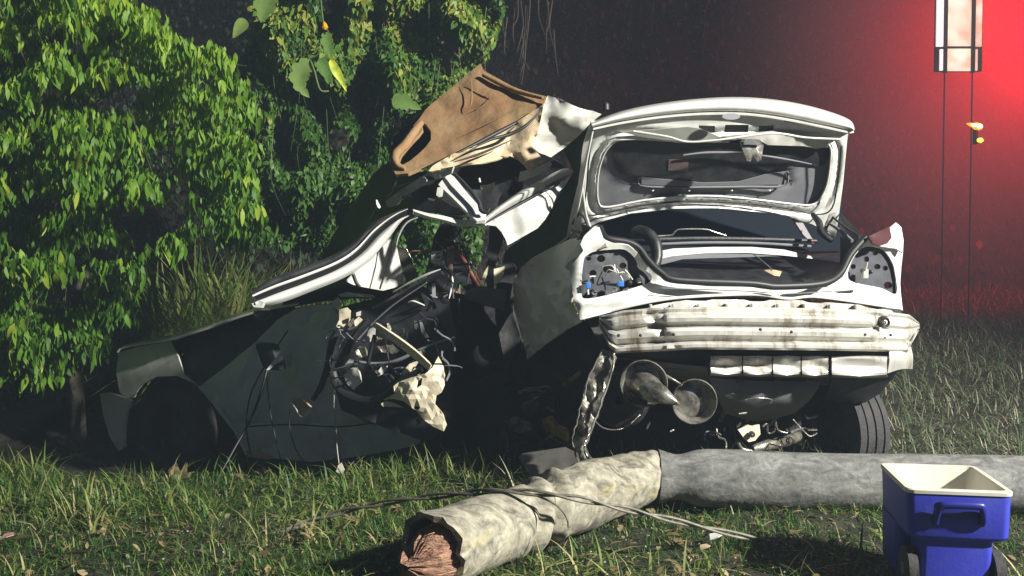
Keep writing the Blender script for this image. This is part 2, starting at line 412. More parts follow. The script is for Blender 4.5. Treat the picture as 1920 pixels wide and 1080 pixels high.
BL = [blade_t(4, .5, b) for b in (.2, .5, .9, 1.3)]
def grass(name, n, xr, yr, h, w, material, dens=None, lean=.5, dry=.2, minz=None, big=0, kind='stuff', tintlo=0., tinthi=.6):
    x = RNG.uniform(*xr, n); y = RNG.uniform(*yr, n)
    keep = np.ones(n, bool)
    if dens is not None: keep = RNG.uniform(0, 1, n) < dens(x, y)
    x, y = x[keep], y[keep]; n = len(x)
    cl = np.array([noise.noise(Vector((a * 1.6, b * 1.6, 0))) for a, b in zip(x, y)]) * .5 + .5
    L = RNG.uniform(*h, n) * (.45 + 1.0 * cl); wd = RNG.uniform(*w, n)
    R = rotz(RNG.uniform(0, 2 * np.pi, n)) @ roty(np.abs(RNG.normal(0, lean, n)))
    t = RNG.uniform(tintlo, tinthi, n) * (.5 + .8 * cl); d = RNG.uniform(0, 1, n) < dry; t[d] = RNG.uniform(.8, 1, d.sum())
    pos = np.stack([x, y, tz(x, y) - .005], -1)
    o = scatter(name, BL, pos, R, np.stack([L, wd * 2, L], -1), t - .17, material)
    tag(o, kind=kind); return o
# frustum-limited density
def infr(x, y, m=.4): return (np.abs(x) < y * .56 + m)
def patch(x, y, s=1.4, o=0.):
    return np.array([noise.noise(Vector((a * s, b * s * 1.3, o))) for a, b in zip(x, y)])
grass('foreground_grass', 75000, (-2.8, 2.9), (3.2, 5.15), (.03, .10), (.003, .007), GRASS,
      lambda x, y: infr(x, y) * (.35 + .65 * sst(-.2, .25, patch(x, y))), .95, .22)
grass('straw', 9000, (-2.8, 2.9), (3.2, 5.2), (.05, .16), (.002, .005), GRASS,
      lambda x, y: infr(x, y) * (.3 + .7 * sst(-.1, .3, patch(x, y, 2., 5.))), 1.35, .85)
grass('broad_grass', 6500, (-2.8, 2.9), (3.2, 5.2), (.09, .22), (.007, .014), GRASS,
      lambda x, y: infr(x, y) * sst(-.05, .35, patch(x, y, 1.8, 9.)) * (1 - .7 * sst(.2, .8, x)), 1.0, .12, tintlo=.35, tinthi=.95)
grass('foreground_grass_tufts', 13000, (-2.8, .3), (4.1, 5.25), (.06, .21), (.005, .012), GRASS,
      lambda x, y: infr(x, y) * sst(4.1, 4.6, y) * (1 - .8 * sst(-.6, .1, x)) * (.12 + .88 * sst(-.1, .2, patch(x, y, 2.2, 3.))), .95, .2, tintlo=.3, tinthi=.95)
grass('field_grass', 130000, (-1.0, 9.0), (4.6, 14.6), (.07, .24), (.004, .010), GRASSR,
      lambda x, y: infr(x, y) * (x > -.3 + (y - 5.0) * .0) * np.where(y < 5.5, .3, 1.0) * (1.15 - .055 * y), .8, .25)
grass('rear_grass', 16000, (-4.8, 1.5), (5.9, 9.5), (.12, .42), (.006, .012), GRASS,
      lambda x, y: infr(x, y) * (y > 6.6) * sst(-2.6, -1.5, x) * .9, .4, .1, tinthi=.55)
o = grass('bank_weeds', 30000, (-8, 10), (11.5, 19.0), (.18, .55), (.010, .022), DARKV, lambda x, y: infr(x, y, 1) * 1., .8, .04)

o = grass('hanging_bank_grass', 5200, (-3, 9), (12.2, 18.5), (.5, 1.2), (.008, .018), DARKV, lambda x, y: infr(x, y, 1) * sst(-.1, .3, patch(x, y, .9, 2.)), 1.5, .12, tinthi=.8)
LV = [leaf_t(4, .34, .3), leaf_t(4, .38, .55), leaf_t(4, .28, .15)]
LO = [leaf_t(3, .6, .2), leaf_t(3, .7, .45)]
# broad weeds on the bank
n = 16000; x = RNG.uniform(-8, 10, n); y = RNG.uniform(11.6, 18.8, n); k = infr(x, y, 1); x, y = x[k], y[k]; n = len(x)
pos = np.stack([x, y, tz(x, y) + RNG.uniform(.0, .45, n)], -1) + np.array([0, -.1, 0])
o = scatter('bank_foliage', LO, pos, rotz(RNG.uniform(0, 6.28, n)) @ roty(RNG.uniform(-.2, 1.4, n)) @ rotx(RNG.uniform(-.6, .6, n)), RNG.uniform(.05, .12, n), RNG.uniform(0, .62, n) + (RNG.uniform(0, 1, n) > .997) * .4, DARKV)
tag(o, kind='stuff')

# ---- big bush on the left
def poly_in(px, py, poly):
    r = np.zeros(px.shape, bool); j = len(poly) - 1
    for i in range(len(poly)):
        xi, yi = poly[i]; xj, yj = poly[j]
        r ^= ((yi > py) != (yj > py)) & (px < (xj - xi) * (py - yi) / (yj - yi + 1e-9) + xi); j = i
    return r
bush = empty('leafy_bush', P(120, 700, 7.0), 'tall bright green bush with drooping leaves at the left edge, beside the wreck bonnet', 'bush')
BP = [(-420, -60), (-330, -210), (-120, -290), (120, -260), (225, -140), (258, 20), (300, 60), (395, 88), (425, 130), (438, 200), (452, 300), (455, 385), (405, 430), (300, 440), (240, 500), (222, 590), (190, 660), (110, 700), (-160, 720), (-380, 640), (-470, 300)]
def bushdepth(px, py):
    q = np.stack([px / 90., py / 75., 0 * px], -1)
    n1 = np.array([noise.noise(Vector(a)) for a in q])
    return 6.35 + .0009 * np.clip(220 - px, -200, 400) * -1 + .00035 * py + n1 * .8
def clusters(n, jitter_back):
    px = RNG.uniform(-470, 470, n * 3); py = RNG.uniform(-290, 730, n * 3); k = poly_in(px, py, BP)
    # real gaps between the sprays
    g = np.array([noise.noise(Vector((a / 60., b / 48., 4.2))) for a, b in zip(px, py)])
    g2 = ((px - 235) / 40) ** 2 + ((py - 180) / 55) ** 2 < 1
    g3 = ((px - 255) / 55) ** 2 + ((py - 400) / 60) ** 2 < 1
    g5 = np.array([noise.noise(Vector((a / 24., b / 20., 1.2))) for a, b in zip(px, py)])
    k &= (g > -.12) & (g5 > -.28) & ~(g2 & (RNG.uniform(0, 1, len(px)) < .75)) & ~(g3 & (RNG.uniform(0, 1, len(px)) < .8))
    px, py = px[k][:n], py[k][:n]; Yd = bushdepth(px, py) + np.abs(RNG.normal(0, jitter_back, len(px)))
    return PV(px, py, Yd), py
cp, cpy = clusters(3900, .22)
# sprays that reach past the crown's edge
sx = []
edge = [(225, -20, 1), (262, 25, 1), (300, 62, 1), (345, 78, .6), (395, 92, 1), (425, 132, 1), (436, 180, 1), (444, 240, 1), (452, 300, 1), (455, 360, 1), (430, 420, .8), (330, 440, .6), (240, 490, .8), (205, 560, .8), (150, 615, .7), (80, 650, .5)]
for (ex, ey, k_) in edge * 3:
    ln_ = RNG.uniform(15, 42) * k_; dy_ = RNG.uniform(-22, 18); y0_ = 6.25 + RNG.uniform(-.1, .5)
    ex += RNG.uniform(-18, 8); ey += RNG.uniform(-14, 14)
    for t_ in np.linspace(0, 1, 5): sx.append(P(ex + ln_ * t_, ey + dy_ * t_ + 26 * t_ * t_, y0_))
cp = np.concatenate([cp, np.array(sx)])
# leaves in each drooping cluster
def droop(cp, nl, Lr, fall):
    n = len(cp) * nl; base = np.repeat(cp, nl, 0) ; yaw = np.repeat(RNG.uniform(0, 6.28, len(cp)), nl)
    side = RNG.uniform(-1.6, 1.6, n) + yaw * .0 + RNG.choice([0, 3.14], n)
    along = np.tile(np.linspace(-.5, .5, nl), len(cp)) * .15
    base = base + np.stack([np.cos(yaw) * along, np.sin(yaw) * along * .6, -np.abs(along) * .55], -1) + RNG.normal(0, .012, (n, 3))
    R = rotz(yaw + side) @ roty(RNG.normal(fall, .22, n)) @ rotx(RNG.normal(0, .5, n))
    return base, R, RNG.uniform(*Lr, n) * RNG.choice([.6, .85, 1, 1.15], n)
b0, R0, L0 = droop(cp, 7, (.06, .11), 1.2)
h0 = b0[:, 2]
t0 = np.clip(RNG.uniform(.0, .45, len(b0)) ** 1.2 + .36 * sst(1.0, 3.2, h0) + (RNG.uniform(0, 1, len(b0)) > .97) * .3, 0, .95)  # tint rises with height: the lit crown top is put into leaf colour
# the 300 leaves that show largest are leaves of their own
vis = np.where((np.abs(b0[:, 0]) < b0[:, 1] * .53) & (b0[:, 2] < 1.2 + b0[:, 1] * .26))[0]
score = L0[vis] / b0[vis, 1] + .004 * (b0[vis, 1] < np.percentile(b0[vis, 1], 40)); own = vis[np.argsort(-score)[:300]]
rest = np.setdiff1d(np.arange(len(b0)), own)
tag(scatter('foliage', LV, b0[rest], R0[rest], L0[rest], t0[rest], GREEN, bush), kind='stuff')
from mathutils import Matrix
lms = []
for k, (tv, tf) in enumerate(LV * 2):
    me = bpy.data.meshes.new('leaf'); me.from_pydata([tuple(a) for a in tv], [], [tuple(map(int, a)) for a in tf]); me.update()
    me.attributes.new('tint', 'FLOAT', 'POINT').data.foreach_set('value', np.full(len(tv), .15 + .12 * k, np.float32))
    me.polygons.foreach_set('use_smooth', np.ones(len(tf), bool)); me.materials.append(GREEN); lms.append(me)
bl = np.array(world_loc(bush))
for i in own:
    lf = bpy.data.objects.new('leaf', lms[int(RNG.integers(0, 6))]); C.objects.link(lf); lf.parent = bush
    mm = Matrix(R0[i].tolist()).to_4x4(); mm.translation = Vector(b0[i] - bl); lf.matrix_local = mm @ Matrix.Scale(L0[i], 4)
# inner darker leaves
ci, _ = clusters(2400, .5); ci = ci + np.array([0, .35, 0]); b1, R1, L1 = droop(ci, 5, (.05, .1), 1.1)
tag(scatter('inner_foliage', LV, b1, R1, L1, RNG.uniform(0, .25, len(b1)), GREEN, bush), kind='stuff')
# trunk, limbs and twigs
root = P(150, 840, 7.2); root[2] = tz(root[0], root[1]) - .05
tube('trunk', [root, P(140, 640, 7.1), P(165, 420, 7.1), P(130, 200, 7.2), P(90, -60, 7.2)], [.07, .055, .045, .03, .015], BARK, bush)
tw = []
for i in range(45):
    c = cp[RNG.integers(0, len(cp))]; s = P(150 + RNG.uniform(-40, 40), RNG.uniform(-40, 520), 7.0)
    mid = (c + s) / 2 + np.array([0, 0, .12]); tw.append(tube('', [s, mid, c + [0, 0, .05], c], [.007, .004, .002, .001], None, seg=5, n=4, link=False))
vv, ff = join(*tw); tag(mesh_obj('twigs', vv, ff, BARK, bush), kind='stuff')
ptube('branch', [(395, 122, 6.6), (430, 121, 6.55), (462, 124, 6.5)], [.008, .006, .003], BARK, bush)

# ---- vine covered wall behind the wreck
vine = empty('vine_hedge', P(690, 520, 8.4), 'dark green curtain of small-leaved vines behind the torn roof of the wreck', 'vine')
VP = [(440, -190), (520, -240), (760, -260), (900, -200), (935, -60), (945, 20), (915, 100), (880, 150), (880, 260), (905, 420), (890, 530), (640, 540), (600, 470), (460, 450), (430, 420), (440, 330), (430, 200), (450, 120), (480, 40)]
n = 130000; px = RNG.uniform(420, 960, n); py = RNG.uniform(-260, 560, n); k = poly_in(px, py, VP)
g = np.array([noise.noise(Vector((a / 70., b / 60., 7.7))) for a, b in zip(px, py)]); k &= (g > -.5)
k &= ~((((px - 840) / 26) ** 2 + ((py - 95) / 48) ** 2 < 1) & (RNG.uniform(0, 1, n) < .93))
px, py, g = px[k][:52000], py[k][:52000], g[k][:52000]; n = len(px)
q = np.stack([px / 55., py / 80., 0 * px], -1); lump = np.array([noise.noise(Vector(a)) for a in q])
Yd = 8.3 + lump * .55 + np.abs(RNG.normal(0, .15, n)) - .0004 * (400 - py)
pos = PV(px, py, Yd)
R = rotz(RNG.uniform(-2.6, -.5, n)) @ roty(RNG.normal(.9, .45, n)) @ rotx(RNG.normal(0, .6, n))
top = sst(400, 50, py) * 0 + np.clip((420 - py) / 420, 0, 1)  # upper vine leaves tinted paler, highlights put into the colour
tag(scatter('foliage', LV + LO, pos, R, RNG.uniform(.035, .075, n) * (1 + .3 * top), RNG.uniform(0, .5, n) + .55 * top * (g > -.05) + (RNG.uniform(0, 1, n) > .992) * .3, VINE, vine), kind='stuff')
st = []
for i in range(36):
    a = RNG.uniform(470, 920); b = RNG.uniform(0, 260); yb = 8.1 + RNG.uniform(-.1, .3)
    st.append(tube('', [P(a, b, yb), P(a + RNG.uniform(-14, 14), b + 90, yb - .05), P(a + RNG.uniform(-25, 25), b + RNG.uniform(120, 220), yb)], [.003, .0025, .001], None, seg=4, n=3, link=False))
vv, ff = join(*st); tag(mesh_obj('hanging_stems', vv, ff, STEM, vine), kind='stuff')
# a dark lower thicket
n = 12000; px = RNG.uniform(-60, 720, n); py = RNG.uniform(420, 760, n); Yd = 7.9 + RNG.uniform(0, .8, n)
k = (py > 700 - px * .45 - 60) & (py < 690) & ((px > 60) & (px < 215) | (px > 620)) | (py > 590) & (py < 760) & (px < 190); px, py, Yd = px[k], py[k], Yd[k]; n = len(px)
pos = PV(px, py, Yd); pos[:, 2] = np.maximum(pos[:, 2], tz(pos[:, 0], pos[:, 1]) + .02)
tag(scatter('undergrowth', LV, pos, rotz(RNG.uniform(0, 6.28, n)) @ roty(RNG.normal(.6, .5, n)), RNG.uniform(.05, .12, n), RNG.uniform(0, .5, n), VINE), kind='stuff')

# pinkish pillar showing through the vines
PIL = mat('pink_plaster', (.42, .30, .27), .85, color2=(.28, .20, .17), noise_scale=7, bump=.5, bump_scale=22)
a = P(838, 150, 8.75)
pil = empty('plaster_pillar', (a[0], a[1], tz(a[0], a[1])), 'weathered pinkish plaster pillar showing through the vines above the roof lining', 'pillar')
mesh_obj('shaft', *box((a[0] - .02, a[1] + .05, 1.75), .26, .26, 3.1, bev=.012), PIL, pil)
mesh_obj('cap', *box((a[0] - .02, a[1] + .05, 3.33), .32, .32, .07, bev=.01), PIL, pil)
mesh_obj('base', *box((a[0] - .02, a[1] + .05, .25), .34, .34, .3, bev=.015), PIL, pil)

# big variegated climber leaves
def big_leaf(name, pts, Yd, width, mt, parent, lobes=0, seed=1):
    """leaf blade along a midrib of photo points with lobed edges"""
    rib = crom([P(x, y, Yd + d) for x, y, d in pts], 6); m = len(rib); t = np.linspace(0, 1, m)
    tg = np.gradient(rib, axis=0); tg /= np.linalg.norm(tg, axis=1, keepdims=True)
    side = np.cross(tg, np.array([0, -1, .15])); side /= np.linalg.norm(side, axis=1, keepdims=True)
    w = width * np.sin(np.pi * np.clip(t * .97 + .02, 0, 1) ** .65)
    if lobes: w = w * (1 - .28 * (np.abs(np.sin(t * lobes * np.pi)) < .45))
    rows = [rib + side * (w * s)[:, None] + np.array([0, -1, 0]) * (abs(s) * .25 * w)[:, None] for s in (-1, -.5, 0, .5, 1)]
    v = np.stack(rows, 1).reshape(-1, 3); f = [(i * 5 + j, i * 5 + j + 1, (i + 1) * 5 + j + 1, (i + 1) * 5 + j) for i in range(m - 1) for j in range(4)]
    return mesh_obj(name, v, f, mt, parent, angle=None, attr=np.full(len(v), .35 + .1 * seed))
cl = empty('climbing_plant', P(590, 190, 7.6), 'climbing plant with large split pale green leaves hanging on the vine curtain', 'climbing plant')
big_leaf('leaf', [(584, 115, 0), (565, 135, 0), (563, 160, 0), (580, 183, 0)], 7.55, .085, MONST, cl, 5, 2)
big_leaf('leaf', [(620, 112, 0), (630, 132, 0), (640, 150, .02), (650, 172, .04)], 7.5, .035, YELL, cl)
big_leaf('leaf', [(598, 112, .05), (612, 130, .05), (616, 158, .05)], 7.6, .07, MONST, cl, 4, -2)
big_leaf('leaf', [(612, 60, .05), (615, 85, .05), (622, 112, .02)], 7.6, .05, MONST, cl, 4, -3)
big_leaf('leaf', [(505, -14, 0), (497, 15, 0), (490, 42, 0)], 7.6, .10, MONST, cl, 3, -1)
big_leaf('leaf', [(462, 38, 0), (450, 52, 0), (437, 72, 0)], 7.6, .055, MONST, cl, 0, 2)
big_leaf('leaf', [(735, 190, 0), (760, 192, 0), (790, 205, 0)], 7.7, .07, MONST, cl, 3, -3)
ptube('stem', [(582, 114, 7.55), (590, 135, 7.52), (600, 168, 7.52), (616, 171, 7.55)], .008, STEM, cl)
ptube('stem', [(616, 60, 7.62), (606, 40, 7.65), (600, -20, 7.7)], .006, STEM, cl)
ob = mesh_obj('blossom', *lathe([(-.02, .004), (0, .018), (.035, .026), (.05, .004)], P(608, 45, 7.55), (0.2, -.2, -1), 8), mat('orange_petal', (.8, .38, .02), .5), cl)

# ---- tall grass clumps left of the wreck
def clump(px, base_y, Yd, n, Lr, label, spread=.28, grp='tall grass clumps behind the bonnet', mt=GRASS, lean=.25, w=(.02, .045)):
    c = P(px, base_y, Yd); c[2] = tz(c[0], c[1])
    e = empty('tall_grass', c, label, 'grass clump', grp)
    a = RNG.uniform(0, 6.28, n); r = np.sqrt(RNG.uniform(0, 1, n)) * spread
    pos = c + np.stack([np.cos(a) * r, np.sin(a) * r * .7, 0 * r - .02], -1)
    R = rotz(a + RNG.normal(0, .7, n)) @ roty(np.abs(RNG.normal(lean, .2, n)))
    L = RNG.uniform(*Lr, n); tag(scatter('blades', BL[:3], pos, R, np.stack([L, RNG.uniform(*w, n) * 2, L], -1), np.clip(RNG.uniform(.3, .78, n), 0, 1), mt, e), kind='stuff')
clump(345, 640, 8.4, 800, (.8, 1.6), 'tall clump of long green grass blades behind the middle of the bonnet', .34)
clump(432, 620, 8.4, 620, (.8, 1.6), 'tall grass clump just left of the loose end of the white windscreen pillar', .26)
clump(255, 650, 8.3, 520, (.6, 1.2), 'shorter leaning grass clump above the front wheel under the bush', .3)
clump(550, 560, 8.3, 700, (.8, 1.5), 'thin pale grass clump behind the middle of the white pillar', .42, w=(.010, .022))
clump(660, 560, 8.2, 200, (.6, 1.2), 'low grass clump under the vines left of the dark windscreen', .3, w=(.010, .022))
clump(990, 560, 8.0, 300, (.6, 1.2), 'grass clump seen through the broken side window of the wreck', .6, w=(.010, .022), lean=.12)

# roots hanging down the bank
st = []
for i in range(16):
    a = RNG.uniform(935, 1040); b = RNG.uniform(-30, 60)
    st.append(tube('', [P(a, b, 11.6), P(a + RNG.uniform(-6, 6), b + 50, 11.5), P(a + RNG.uniform(-12, 12), b + RNG.uniform(70, 110), 11.4)], [.012, .009, .003], None, seg=4, n=3, link=False))
vv, ff = join(*st); o = mesh_obj('hanging_roots', vv, ff, mat('pale_root', (.07, .08, .065), .8)); tag(o, kind='stuff')

# ------------------------------------------------------------------ fallen utility pole
def polemat(name, base, light, darkc, sx):
    m = mat(name, base, .85); nt = m.node_tree; N = nt.nodes; L = nt.links; b = N['Principled BSDF']
    tc = N.new('ShaderNodeTexCoord'); mp = N.new('ShaderNodeMapping'); mp.inputs['Rotation'].default_value = (0, .5, .3); mp.inputs['Scale'].default_value = sx; L.new(tc.outputs['Object'], mp.inputs[0])
    n1 = N.new('ShaderNodeTexNoise'); n1.inputs['Scale'].default_value = 3; n1.inputs['Detail'].default_value = 9; n1.inputs['Roughness'].default_value = .7; n1.inputs['Distortion'].default_value = 1.2; L.new(mp.outputs[0], n1.inputs[0])
    r = N.new('ShaderNodeValToRGB'); L.new(n1.outputs[0], r.inputs[0]); e = r.color_ramp.elements
    e[0].position = .36; e[0].color = (*darkc, 1); e[1].position = .66; e[1].color = (*light, 1); k = e.new(.5); k.color = (*base, 1)
    n2 = N.new('ShaderNodeTexNoise'); n2.inputs['Scale'].default_value = 45; n2.inputs['Detail'].default_value = 5; L.new(tc.outputs['Object'], n2.inputs[0])
    mx = N.new('ShaderNodeMixRGB'); mx.blend_type = 'OVERLAY'; mx.inputs[0].default_value = .45; L.new(r.outputs[0], mx.inputs[1]); L.new(n2.outputs[0], mx.inputs[2]); L.new(mx.outputs[0], b.inputs[0])
    ad = N.new('ShaderNodeMath'); ad.operation = 'ADD'; L.new(n1.outputs[0], ad.inputs[0]); L.new(n2.outputs[0], ad.inputs[1])
    bp = N.new('ShaderNodeBump'); bp.inputs['Strength'].default_value = .35; bp.inputs['Distance'].default_value = .008; L.new(ad.outputs[0], bp.inputs['Height']); L.new(bp.outputs[0], b.inputs['Normal'])
    return m
PM1 = polemat('weathered_grey_pole', (.15, .15, .148), (.25, .248, .235), (.085, .085, .085), (2.2, 5, 5))
PM2 = polemat('scraped_pale_pole', (.27, .25, .20), (.42, .39, .30), (.10, .09, .07), (2.2, 4, 4))
# yellowish scuffs on the pale section
nt = PM2.node_tree; N_ = nt.nodes; b_ = N_['Principled BSDF']; src = b_.inputs[0].links[0].from_socket
nz = N_.new('ShaderNodeTexNoise'); nz.inputs['Scale'].default_value = 4.5; rp = N_.new('ShaderNodeValToRGB'); rp.color_ramp.elements[0].position = .55; rp.color_ramp.elements[1].position = .75; nz.inputs['Detail'].default_value = 8; nz.inputs['Roughness'].default_value = .7
mx_ = N_.new('ShaderNodeMixRGB'); nt.links.new(nz.outputs[0], rp.inputs[0]); nt.links.new(rp.outputs[0], mx_.inputs[0]); nt.links.new(src, mx_.inputs[1]); mx_.inputs[2].default_value = (.42, .35, .14, 1); nt.links.new(mx_.outputs[0], b_.inputs[0])

def log(name, pts, rad, m_, parent, seg=40, n=26, disp=None, caps=True):
    p = crom(pts, n); m = len(p); s = np.r_[0, np.cumsum(np.linalg.norm(np.diff(p, axis=0), axis=1))]; u_ = s / s[-1]
    rr = np.interp(u_, np.linspace(0, 1, len(rad)), rad)
    t = np.gradient(p, axis=0); t /= np.linalg.norm(t, axis=1, keepdims=True)
    u = np.cross(t, [0, 0, 1.]); u /= np.linalg.norm(u, axis=1, keepdims=True); w = np.cross(u, t)
    a = np.linspace(0, 2 * math.pi, seg, endpoint=False)
    dirs = np.cos(a)[None, :, None] * u[:, None] + np.sin(a)[None, :, None] * w[:, None]
    v = p[:, None] + rr[:, None, None] * dirs
    if disp is not None: v = v + dirs * disp(u_[:, None], a[None, :], v)[..., None]
    v[..., 2] = np.maximum(v[..., 2], .004)
    f = [(i * seg + j, i * seg + (j + 1) % seg, (i + 1) * seg + (j + 1) % seg, (i + 1) * seg + j) for i in range(m - 1) for j in range(seg)]
    if caps: f += [tuple((m - 1) * seg + j for j in range(seg))]
    return mesh_obj(name, v.reshape(-1, 3), f, m_, parent, angle=45)
A0 = P(1232, 893, 4.50); A1 = P(1560, 900, 4.78); A2 = P(2080, 903, 5.25)
A1 = P(1560, 899, 4.5); A2 = P(2100, 905, 4.46)
for a in (A1, A2): a[2] = .13
E0 = P(1222, 890, 4.50); E1 = P(1080, 935, 4.12); E2 = P(950, 985, 3.76); E3 = P(822, 1030, 3.45)
pole = empty('fallen_pole', (A0[0], A0[1], 0), 'snapped grey utility pole lying kinked on the grass in front of the wreck', 'utility pole')
def d1(u, a, v):
    nn = np.array([noise.noise(Vector(q) * 6) for q in v.reshape(-1, 3)]).reshape(v.shape[:-1])
    cr = np.array([abs(noise.noise(Vector((q[0] * 9 + q[2] * 14, q[2] * 10, q[1] * 8)))) for q in v.reshape(-1, 3)]).reshape(v.shape[:-1])
    dent = -.055 * np.exp(-((u - .03) / .025) ** 2) * (.6 + .4 * np.cos(a - 3.4))
    return nn * .003 - .003 * np.exp(-(cr / .03) ** 2) * (u < .6) + dent
log('straight_section', [A0, (A0 + A1) / 2, A1, A2, A2 + (A2 - A1) * .6], [.135, .140, .136, .124, .122], PM1, pole, 44, 34, d1)
def d2(u, a, v):
    q3 = v.reshape(-1, 3)
    nn = np.array([noise.noise(Vector(q) * 7) for q in q3]).reshape(v.shape[:-1])
    n2 = np.array([noise.noise(Vector(q) * 22) for q in q3]).reshape(v.shape[:-1])
    tw = u + .055 * np.sin(a + 1.0)
    ring = .016 * np.exp(-((tw - .50) / .018) ** 2) - .026 * np.exp(-((tw - .545) / .018) ** 2) + .012 * np.exp(-((tw - .60) / .02) ** 2) - .015 * np.exp(-((tw - .64) / .014) ** 2)
    fold = -.04 * np.exp(-((u - .02) / .03) ** 2) * (1 + np.sin(a * 2 + 1)) * .5
    rough = np.where(u < .5, .010, .004) * n2
    return nn * .010 + ring + fold + rough
log('crumpled_section', [E0, E1, E2, E3], [.118, .142, .135, .142], PM2, pole, 56, 26, d2, caps=False)
# torn rim and broken wood core
ax = (E3 - E2); ax /= np.linalg.norm(ax); uu = np.cross(ax, [0, 0, 1.]); uu /= np.linalg.norm(uu); ww = np.cross(uu, ax)
rim = []; K = 40
for j in range(K):
    a = 2 * math.pi * j / K; d = math.cos(a) * uu + math.sin(a) * ww; jag = .02 + .03 * (noise.noise(Vector((math.cos(a) * 3, math.sin(a) * 3, 1))) + .5) + (.04 if 1.2 < a < 2.0 else 0)
    rim.append([E3 + d * .142 - ax * .01, E3 + d * (.147 + .015 * random.random()) + ax * jag, E3 + d * .128 + ax * jag * .9, E3 + d * .118 - ax * .12])
v = np.array(rim); v[..., 2] = np.maximum(v[..., 2], .004); v = v.reshape(-1, 3); f = [(j * 4 + k, ((j + 1) % K) * 4 + k, ((j + 1) % K) * 4 + k + 1, j * 4 + k + 1) for j in range(K) for k in range(3)]
mesh_obj('torn_rim', v, f, PM2, pole, angle=30)
WOOD = mat('splintered_red_wood', (.47, .27, .18), .85, color2=(.20, .09, .06), noise_scale=14, bump=.9, bump_scale=40, stretch=(1.2, 1.2, 6))
v = []; K = 72
for i, (h, r) in enumerate(((-.15, .118), (.03, .115), (.10, .10), (.15, .065), (.18, .02))):
    for j in range(K):
        a = 2 * math.pi * j / K; d = math.cos(a) * uu + math.sin(a) * ww
        v.append(E3 + d * r * (1 + .10 * noise.noise(Vector((math.cos(a) * 7, math.sin(a) * 7, i * .7)))) + ax * (h + (i > 0) * .025 * noise.noise(Vector((math.cos(a) * 6, math.sin(a) * 6, i * .6))) - .05 * (d[2] > .35)) + np.array([.01, 0, -.012]))
v = np.array(v); v[:, 2] = np.maximum(v[:, 2], .004); f = [(i * K + j, i * K + (j + 1) % K, (i + 1) * K + (j + 1) % K, (i + 1) * K + j) for i in range(4) for j in range(K)] + [tuple(4 * K + j for j in range(K))]
mesh_obj('wood_core', v, f, WOOD, pole, angle=25)
for i in range(14):
    a = random.uniform(0, 6.28); d = math.cos(a) * uu + math.sin(a) * ww; s0 = E3 + d * random.uniform(.03, .11)
    if s0[2] < .03: continue
    tube('splinter', [s0 - ax * .04, s0 + ax * random.uniform(.06, .11)], [.008, .001], WOOD, pole, seg=4, n=2, jitter=.001)

# cable lying over the pole
CAB = mat('weathered_cable', (.20, .18, .14), .6, color2=(.10, .09, .07), noise_scale=30)
cab = empty('fallen_cable', (P(450, 1030, 3.9)[0], 3.9, 0), 'pair of twisted cables draped across the broken pole and trailing into the grass', 'cable')
c1 = [(380, 1050, 4.00), (470, 1020, 4.02), (560, 985, 4.1), (640, 960, 4.1), (740, 940, 4.0), (850, 927, 3.86), (950, 921, 3.72), (1060, 931, 3.66), (1160, 952, 3.72), (1260, 975, 3.78), (1390, 1005, 3.86), (1515, 1029, 3.92)]
cc = crom([P(*q) for q in c1], 8)
for ph in (0, math.pi):
    t = np.linspace(0, 40, len(cc)); off = np.stack([0 * t, .007 * np.cos(t + ph), .009 * np.sin(t + ph)], -1)
    tube('strand', (cc + off)[::2], .0062, CAB, cab, seg=6, n=2)
ptube('loose_strand', [(940, 922, 3.74), (990, 925, 3.7), (1040, 945, 3.66), (1062, 970, 3.64), (1066, 990, 3.64)], .004, CAB, cab)

# ------------------------------------------------------------------ blue cool box
cx = P(1800, 922, 3.3)[0] + 0; yaw = math.radians(-9.0)
w_ = np.array([math.cos(yaw), math.sin(yaw), 0]); dd = np.array([-math.sin(yaw), math.cos(yaw), 0]); 
cool = empty('cool_box', (cx, 3.3, 0), 'blue wheeled cool box without its lid, cream inside, standing on the grass before the pole', 'cooler')
def cpt(a, b, z): return np.array([cx, 3.3, 0]) + w_ * a + dd * b + np.array([0, 0, z])
def rrect(hw, d0, d1, r, z, n=5):
    out = []
    for (sx, sy, a0) in ((1, 1, 0), (-1, 1, 90), (-1, 0, 180), (1, 0, 270)):
        cxx = sx * (hw - r); cyy = (d1 - r) if sy == 1 else (d0 + r)
        for k in range(n):
            a = math.radians(a0 + 90 * k / (n - 1)); out.append(cpt(cxx + r * math.cos(a), cyy + r * math.sin(a), z))
    return out
def rings(lst):
    k = len(lst[0]); v = np.array([p for r in lst for p in r]); f = [(i * k + j, i * k + (j + 1) % k, (i + 1) * k + (j + 1) % k, (i + 1) * k + j) for i in range(len(lst) - 1) for j in range(k)]; return v, f, k
H = .389; LEN = .42
v, f, k = rings([rrect(.118, .03, LEN - .02, .02, .045), rrect(.121, .022, LEN - .01, .025, .20), rrect(.123, .018, LEN - .01, .025, .206), rrect(.160, .006, LEN, .03, .214), rrect(.168, .0, LEN, .03, .226), rrect(.174, 0, LEN, .03, H - .016)])
f.append(tuple(range(k))[::-1]); mesh_obj('body', v, f, M['blue'], cool, angle=30)
v, f, k = rings([rrect(.177, -.004, LEN + .004, .03, H - .016), rrect(.178, -.005, LEN + .005, .03, H - .004), rrect(.175, -.001, LEN + .001, .028, H), rrect(.158, .016, LEN - .016, .02, H), rrect(.155, .02, LEN - .02, .02, H - .008), rrect(.138, .04, LEN - .04, .02, .23), rrect(.108, .06, LEN - .06, .02, .215), rrect(.104, .065, LEN - .06, .02, .09)])
f.append(tuple(7 * k + j for j in range(k))); mesh_obj('liner', v, f, M['coolwhite'], cool, angle=30)
